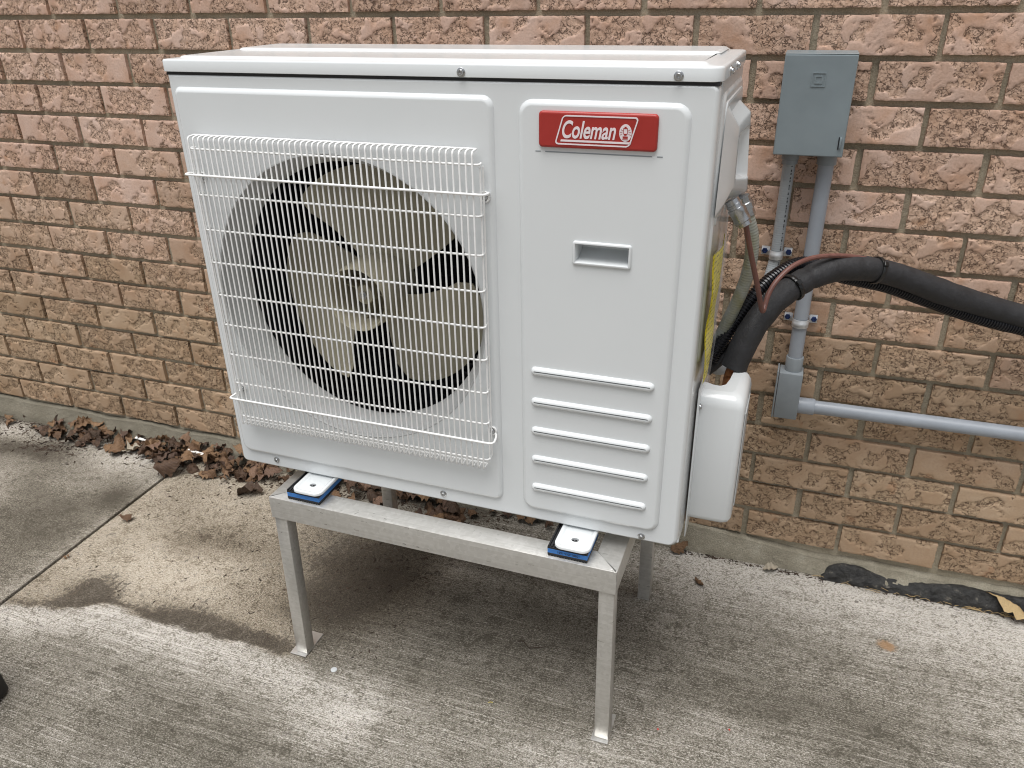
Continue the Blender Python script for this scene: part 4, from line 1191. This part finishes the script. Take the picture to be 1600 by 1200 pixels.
# ------------------------------------------------------------------ disconnect box
dx0, dx1, dz0, dz1 = 1.7552, 1.8684, 0.9262, 1.0882
db = empty("disconnect_box", (dx0, 0, dz0), 0, "flat grey metal electrical disconnect box fixed high on the brick wall", "electrical box")
w_, h_ = dx1 - dx0, dz1 - dz0
e = MB(); e.bbox(0.002, w_ - 0.002, -0.072, -0.0030, 0.002, h_ - 0.001, 0.002, 2); e.build("enclosure", M['boxgrey'], db)
e = MB()
l = [at_y(rr(0, w_, 0, h_, 0.0015, i_, 2), y_) for i_, y_ in ((0.0, -0.0500), (0.0, -0.0780), (0.0007, -0.0795), (0.002, -0.0800))]
e.loops(l); e.fill(l[-1]); e.fill(l[0])
cvr = e.build("cover", M['boxgrey'], db, smooth=40)
e = MB(); e.bbox(-0.0002, w_ + 0.0002, -0.0792, -0.0025, h_ + 0.0003, h_ + 0.0012, 0.0003, 1); e.build("top_lip", M['boxgrey'], db)
em = MB()                                        # embossed square emblem
ex, ez, es = w_ * 0.505, h_ - 0.0385, 0.0112
def sq(s_, off=(0, 0), r=0.0006): return rr(ex - s_ + off[0], ex + s_ + off[0], ez - s_ + off[1], ez + s_ + off[1], r, 0, 2)
def strip(mb, a_, c_, y0, y1): mb.loops([at_y(a_, y0), at_y(a_, y1), at_y(c_, y1), at_y(c_, y0)])
strip(em, sq(es), sq(es - 0.0016), -0.0799, -0.0812)
dD = [(ex - 0.0062, ez - 0.0062)] + [(ex + 0.0062, ez - 0.0062), (ex + 0.0066, ez), (ex + 0.0062, ez + 0.0062)] + [(ex - 0.0062, ez + 0.0062)]
dI = [(ex - 0.0042, ez - 0.0044)] + [(ex + 0.0040, ez - 0.0044), (ex + 0.0044, ez), (ex + 0.0040, ez + 0.0044)] + [(ex - 0.0042, ez + 0.0044)]
strip(em, dD, dI, -0.0799, -0.0812)
em.build("square_emblem", M['boxgrey'], cvr, smooth=0)
e = MB(); e.bbox(w_ - 0.0085, w_ - 0.0055, -0.0850, -0.0780, 0.0150, 0.0330, 0.0010, 2); e.build("latch_tab", M['boxgrey'], cvr)
e = MB(); e.bbox(w_ - 0.0105, w_ - 0.0087, -0.0806, -0.0780, 0.0130, 0.0335, 0.0, 1); e.build("latch_slot", M['dark'], cvr)
e = MB(); Mx = axis_matrix((1.7845 - dx0, -0.045, 0.0), (0, -0.0, -1))
e.lathe([(0.0, -0.004), (0.0150, -0.004), (0.0150, 0.012), (0.0135, 0.013), (0.0135, 0.020), (0.0, 0.020)], 24, Mx); e.build("hose_fitting", M['lbgrey'], db)
e = MB(); Mx = axis_matrix((1.8460 - dx0, -0.036, 0.0), (0, -0.0, -1))
e.lathe([(0.0, -0.004), (0.0165, -0.004), (0.0165, 0.020), (0.0, 0.020)], 28, Mx); e.build("conduit_fitting", M['lbgrey'], db)

# ------------------------------------------------------------------ rigid conduit run
rc = empty("rigid_conduit", (1.846, -0.03, 0.5), 0, "grey rigid plastic conduit run dropping from disconnect box then turning right along wall", "conduit")
def rl(p_): return Vector(p_) - rc.location
e = MB(); e.tube([rl(q) for q in ((1.8460, -0.036, 0.912), (1.8455, -0.033, 0.80), (1.845, -0.027, 0.66), (1.8455, -0.028, 0.49))], 0.0136, 24); e.build("vertical_pipe", M['pvc'], rc)
e = MB(); e.tube([rl(q) for q in ((1.868, -0.026, 0.4225), (2.4, -0.026, 0.4262), (4.2, -0.026, 0.438))], 0.0138, 24); e.build("horizontal_pipe", M['pvc'], rc)
lb = MB()
LX0, LX1, LZ0, LZ1, LY0 = 1.8165, 1.8655, 0.4000, 0.5010, -0.052
for bx_, bn in (((LX0 + 0.004, LX1, LY0, -0.0095, LZ0, LZ1), 0.0022),):
    lb.bbox(*[v - q for v, q in zip(bx_, (rc.location.x, rc.location.x, rc.location.y, rc.location.y, rc.location.z, rc.location.z))], bn, 2)
lbo = lb.build("elbow_body", M['lbgrey'], rc)
e = MB(); e.bbox(LX0 - rc.location.x, LX0 + 0.0032 - rc.location.x, LY0 - rc.location.y, -0.0095 - rc.location.y, LZ0 - rc.location.z, LZ1 + 0.002 - rc.location.z, 0.001, 2); e.build("access_cover", M['lbgrey'], lbo)
e = MB(); e.lathe([(0.0128, 0.0), (0.0166, 0.0), (0.0166, 0.030), (0.0160, 0.031), (0.0134, 0.031)], 28, axis_matrix(rl((1.8455, -0.028, 0.499)), (0, 0, 1))); e.build("socket", M['lbgrey'], lbo)
e = MB(); e.lathe([(0.0128, 0.0), (0.0166, 0.0), (0.0166, 0.034), (0.0160, 0.035), (0.0134, 0.035)], 28, axis_matrix(rl((1.862, -0.026, 0.4224)), (1, 0, 0.007))); e.build("socket", M['pvc'], lbo)

# two-hole straps
def strap(cx, cy, z, r, label):
    sp = empty("conduit_strap", (cx, -0.001, z), 0, label, "strap", "two-hole conduit straps")
    e = MB(); sec = []
    prof = []
    prof.append((-r - 0.017, -0.0015))
    prof.append((-r - 0.004, -0.0020))
    prof.append((-r - 0.0012, -0.006))
    yc = cy
    for k in range(13):
        a_ = math.pi + math.pi * k / 12
        prof.append((math.cos(a_) * (r + 0.0016), yc + math.sin(a_) * (r + 0.0016)))
    prof += [(r + 0.0012, -0.006), (r + 0.004, -0.0020), (r + 0.017, -0.0015)]
    ring = []
    hw = 0.0082
    def L(zz, o_): return [(x * (1 + o_ / 0.02 * (0.0)) , y - o_, zz) for x, y in prof]
    e.loops([L(-hw, -0.0009), L(-hw, 0.0006), L(-hw * 0.55, 0.0012), L(-hw * 0.3, 0.0026), L(0, 0.0030), L(hw * 0.3, 0.0026), L(hw * 0.55, 0.0012), L(hw, 0.0006), L(hw, -0.0009)], closed=False)
    e.build("metal_band", M['strapzinc'], sp, smooth=50, fixn=False)
    for s_ in (-1, 1):
        q = MB(); q.lathe([(0.0, -0.002), (0.0058, -0.002), (0.0058, 0.0022), (0.0050, 0.0036), (0.0020, 0.0036), (0.0, 0.0028)], 6, axis_matrix((s_ * (r + 0.0108), -0.0035, 0), (0, -1, 0))); q.build("screw", M['bluescrew'], sp, smooth=20)
strap(1.783, -0.0235, 0.7330, 0.0110, "zinc strap with blue screws holding the flexible grey conduit")
strap(1.8450, -0.0275, 0.6030, 0.0138, "zinc strap with blue screws holding the rigid grey conduit")

# ------------------------------------------------------------------ leaves
def leaf_mesh(seed, lobed=False):
    rg = random.Random(seed)
    nu, nv = 11, 17
    vs_ = []; uvs = []
    cu, cvv = rg.choice((-1, 1)) * rg.uniform(0.9, 3.4), rg.uniform(-1.8, 1.8)
    tw = rg.uniform(-0.8, 0.8)
    ph = rg.uniform(0, 6)
    for jv in range(nv):
        t = jv / (nv - 1)
        wdt = 0.34 * (math.sin(math.pi * min(1, t * 0.96 + 0.04)) ** 0.75) * (1.15 - 0.5 * t)
        if lobed: wdt *= 0.62 + 0.42 * math.cos(t * 19 + 0.5)
        wdt *= 1 + 0.10 * math.sin(t * 31 + ph)
        for iu in range(nu):
            u = iu / (nu - 1) * 2 - 1
            x = u * wdt; y = t - 0.5
            z = cu * 0.55 * x * x * 2.0 + cvv * 0.35 * y * y + tw * x * y * 0.9
            z += 0.13 * mnoise.noise(Vector((x * 5 + seed, y * 5, 0))) + 0.06 * mnoise.noise(Vector((x * 13 + seed, y * 13, 4))) + 0.05 * abs(u) * math.sin(t * 22 + ph)
            vs_.append((x, y, z)); uvs.append((iu / (nu - 1), t))
    fs = []; fu = []
    for jv in range(nv - 1):
        for iu in range(nu - 1):
            f = (jv * nu + iu, jv * nu + iu + 1, (jv + 1) * nu + iu + 1, (jv + 1) * nu + iu)
            fs.append(f); fu.append([uvs[q] for q in f])
    mb = MB(); mb.add(vs_, fs, fu)
    # stalk
    mb.tube([(0, -0.5, vs_[nu // 2][2]), (0.01, -0.62, vs_[nu // 2][2] - 0.02), (0.03, -0.74, vs_[nu // 2][2] + 0.03)], 0.008, 5)
    me = mb.mesh("dry_leaf", 60, fixn=False)
    mn = min(v.co.z for v in me.vertices)
    for v in me.vertices: v.co.z -= mn
    return me
LEAF = [leaf_mesh(100 + k, lobed=(k % 4 == 3)) for k in range(12)]
for m_ in LEAF: m_.materials.append(M['leaf'])
rl_ = random.Random(23)
def put_leaf(x, y, z, s_, label, group=None, rot=None, me=None, mat=None):
    m_ = me or rl_.choice(LEAF)
    o = link("dry_leaf", m_, None)
    o.location = (x, y, z); o.scale = (s_, s_, s_)
    o.rotation_euler = rot if rot else (rl_.gauss(0, 0.30), rl_.gauss(0, 0.30), rl_.uniform(0, 6.28))
    if mat:
        o.material_slots[0].link = 'OBJECT'; o.material_slots[0].material = mat
    return tag(o, label, "leaf", group)
GL = "dead leaves drifted along the foot of the wall"
def pile(n, x0, x1, ydeep, hmax, smin, smax, where):
    for _ in range(n):
        x = rl_.uniform(x0, x1); t = rl_.random() ** 1.4
        y = -0.022 - ydeep * t
        z = ground_z(y) + hmax * rl_.random() * (1 - t) + 0.001
        sz = rl_.uniform(smin, smax)
        look = "large" if sz > smin + 0.66 * (smax - smin) else ("small" if sz < smin + 0.33 * (smax - smin) else "middling")
        spot = "at the front of" if t > 0.45 else ("high in" if z > 0.6 * hmax else "low in")
        put_leaf(x, y, z, sz, "%s dry leaf %s %s" % (look, spot, where), GL)
pile(6, -0.60, -0.30, 0.04, 0.006, 0.020, 0.036, "the thin drift by the left edge")
pile(14, -0.29, -0.17, 0.060, 0.018, 0.028, 0.050, "the left end of the long drift")
pile(28, -0.17, 0.02, 0.065, 0.032, 0.030, 0.056, "the heaped left drift")
pile(10, 0.02, 0.14, 0.06, 0.015, 0.035, 0.055, "the gap beside the white strip")
pile(34, 0.13, 0.30, 0.085, 0.034, 0.030, 0.060, "the drift behind the slab joint")
pile(38, 0.30, 0.52, 0.105, 0.036, 0.032, 0.062, "the drift beside the heat pump corner")
pile(10, -0.16, -0.05, 0.10, 0.006, 0.020, 0.040, "the loose patch before the left drift")
pile(26, 0.52, 0.80, 0.11, 0.045, 0.038, 0.066, "the shaded drift left of the rear stand leg")
pile(30, 0.80, 1.12, 0.11, 0.045, 0.038, 0.066, "the shaded drift right of the rear stand leg")
pile(9, 1.12, 1.55, 0.05, 0.010, 0.030, 0.045, "the sparse leaves behind the stand")
# single leaves that stand apart
p_ = seen(275, 735, -0.118)
put_leaf(0.272, -0.125, 0.004, 0.085, "large folded tan leaf lying on the end of the slab joint", rot=(0.15, 0.35, -1.0), me=LEAF[1])
put_leaf(0.3085, -0.3456, ground_z(-0.3456) + 0.001, 0.034, "small tan leaf lying alone right of the slab joint", rot=(0.05, 0.1, 2.2), me=LEAF[4])
put_leaf(0.545, -0.150, 0.0, 0.072, "long rust brown leaf lying just in front of the drift below heat pump corner", rot=(0.25, -0.2, -1.25), me=LEAF[5])
put_leaf(1.7147, -0.1296, ground_z(-0.13) + 0.001, 0.030, "slim brown leaf lying alone on concrete right of the rear stand leg", rot=(0.0, 0.5, 0.7), me=LEAF[6])
put_leaf(1.662, -0.030, 0.006, 0.045, "reddish brown leaf against the wall beside the lower right heat pump corner", rot=(0.4, 0.2, -1.1), me=LEAF[2])
put_leaf(2.335, -0.034, 0.012, 0.085, "straw coloured leaf lying on the black membrane at the right edge", rot=(0.30, 0.45, 1.35), me=LEAF[8], mat=M['strawleaf']).scale = (0.060, 0.100, 0.060)
put_leaf(1.865, -0.034, 0.004, 0.034, "small pinkish grey leaf tucked at the wall left of the black membrane", rot=(0.3, 0.1, -1.4), me=LEAF[9], mat=M['paleleaf'])
put_leaf(0.085, -0.075, 0.006, 0.060, "pale lobed leaf with dark gaps lying in front of the leaf drift", rot=(0.25, 0.1, -1.0), me=LEAF[3], mat=M['paleleaf'])
put_leaf(0.035, -0.082, 0.004, 0.070, "broad pinkish brown leaf left of the pale lobed leaf", rot=(0.35, 0.0, 0.35), me=LEAF[0])
put_leaf(0.2790, -0.505, ground_z(-0.5) + 0.002, 0.022, "tiny orange leaf caught on the slab joint", rot=(0.1, 0.2, -0.5), me=LEAF[7])

# white strips among the leaves
for (x0, x1, y, z, lb_) in ((0.055, 0.165, -0.036, 0.016, "longer white plastic strip half buried in the leaf drift"), (0.270, 0.325, -0.060, 0.030, "short white plastic strip among leaves beside the heat pump corner")):
    e = MB(); e.bbox(-(x1 - x0) / 2, (x1 - x0) / 2, -0.004, 0.004, 0, 0.003, 0.0008, 1)
    o = e.build("plastic_strip", M['strip']); o.location = ((x0 + x1) / 2, y, z); o.rotation_euler = (0.3, 0.05, -0.05)
    tag(o, lb_, "strip")

# crumbs, needles and grit
cr = MB(); rc_ = random.Random(77)
def crumb(x, y, s_, z=0.0):
    z0 = ground_z(y) + z; a_ = rc_.uniform(0, 6.28); l_ = s_ * rc_.uniform(1, 2.6)
    c_, sn = math.cos(a_), math.sin(a_)
    q = [(-l_, -s_ * 0.5, 0), (l_ * 0.8, -s_ * 0.4, 0), (l_, s_ * 0.4, 0), (-l_ * 0.7, s_ * 0.6, 0), (rc_.uniform(-0.3, 0.3) * l_, 0, s_ * rc_.uniform(0.5, 1.1))]
    cr.add([(x + p_[0] * c_ - p_[1] * sn, y + p_[0] * sn + p_[1] * c_, z0 + p_[2] + 0.0002) for p_ in q], [(0, 1, 4), (1, 2, 4), (2, 3, 4), (3, 0, 4)])
for _ in range(1500):
    x = rc_.uniform(-0.6, 1.25); y = -0.02 - abs(rc_.gauss(0, 0.055)); crumb(x, y, rc_.uniform(0.0010, 0.0038))
for _ in range(620):
    crumb(rc_.uniform(0.30, 1.15), rc_.uniform(-0.58, -0.08), rc_.uniform(0.0008, 0.0012 + 0.0022 * rc_.random()))
for _ in range(240):
    crumb(rc_.gauss(1.0, 0.07), rc_.gauss(-0.30, 0.10), rc_.uniform(0.0008, 0.0028))
for _ in range(260):
    crumb(rc_.uniform(-0.5, 2.4), rc_.uniform(-0.95, -0.05), rc_.uniform(0.0005, 0.0014))
for _ in range(420):
    crumb(rc_.uniform(1.65, 2.6), -0.024 - abs(rc_.gauss(0, 0.006)), rc_.uniform(0.0010, 0.0028), 0.0)
for _ in range(160):
    crumb(rc_.gauss(-0.19, 0.06), rc_.gauss(-0.135, 0.018), rc_.uniform(0.001, 0.004))
o = cr.build("leaf_litter", M['crumb'], smooth=0, fixn=False); tag(o, kind='stuff')
gs = MB()
for _ in range(70):
    x = rc_.uniform(1.95, 2.5); y = rc_.uniform(-0.036, -0.022); l_ = rc_.uniform(0.008, 0.035); a_ = rc_.uniform(-0.5, 0.5)
    gs.tube([(x, y, 0.002), (x + l_ * 0.5 * math.cos(a_), y + 0.3 * l_ * math.sin(a_), 0.003 + rc_.uniform(0, 0.006)), (x + l_ * math.cos(a_), y + l_ * 0.6 * math.sin(a_), 0.002 + rc_.uniform(0, 0.004))], 0.0005, 4)
o = gs.build("dry_grass_stems", M['strawleaf'], smooth=0, fixn=False); tag(o, kind='stuff')

# twig, disc, bits
tw = MB(); tw.tube(smooth_path([(-0.030, 0.006, 0.002), (-0.018, 0.007, 0.003), (-0.004, -0.006, 0.002), (0.010, -0.004, 0.003), (0.030, 0.004, 0.002)], 5), lambda i, t: 0.0013 - 0.0006 * t / 0.065, 6)
o = tw.build("twig", M['twig']); o.location = (1.4203, -0.422, ground_z(-0.422)); o.rotation_euler = (0, 0, 0.1)
tag(o, "thin dark crooked twig lying on concrete beneath the stand", "twig")
e = MB(); e.lathe([(0.0, 0.0002), (0.0060, 0.0002), (0.0062, 0.0018), (0.0050, 0.0024), (0.0, 0.0020)], 20)
o = e.build("plastic_disc", M['cap']); o.location = (1.0688, -0.6038, ground_z(-0.6038)); tag(o, "small cloudy plastic disc lying in front of the left front stand leg", "disc")
for (px, lb_) in (((1.6999, -0.5383), "red plastic crumb on concrete close to the right front stand foot"), ((1.8215, -0.4985), "red plastic crumb farther right of the stand on concrete")):
    e = MB(); e.bbox(-0.0016, 0.0018, -0.0014, 0.0013, 0.0002, 0.0022, 0.0006, 1)
    o = e.build("plastic_crumb", M['redbit']); o.location = (px[0], px[1], ground_z(px[1])); o.rotation_euler = (0, 0, px[0] * 3)
    tag(o, lb_, "crumb", "red crumbs on the concrete")
e = MB(); e.tube([(-0.004, 0, 0.001), (0, 0.0005, 0.0016), (0.005, -0.001, 0.001)], 0.0008, 5)
o = e.build("grass_blade", M['straw']); o.location = (1.3911, -0.5792, ground_z(-0.5792)); o.rotation_euler = (0, 0, 0.5); tag(o, "tiny yellow bit of grass on concrete before the stand", "grass bit")

# black case cut by the left edge
cs_ = MB(); cs_.bbox(-0.30, 0.0, -0.22, 0.0, 0.004, 0.13, 0.006, 2)
for i, (x, y, z) in enumerate(cs_.v): cs_.v[i] = (x - z * 0.12, y, z)
co_ = empty("tool_case", (0.495, -0.847, ground_z(-0.85)), rad(16), "black case standing on the concrete at the left edge of the photo", "case")
cs_.build("case_body", M['case'], co_)
e = MB(); e.bbox(-0.304, 0.0, -0.224, 0.003, 0.1315, 0.16, 0.006, 2)
for i, (x, y, z) in enumerate(e.v): e.v[i] = (x - z * 0.12, y, z)
e.build("case_lid", M['case'], co_)
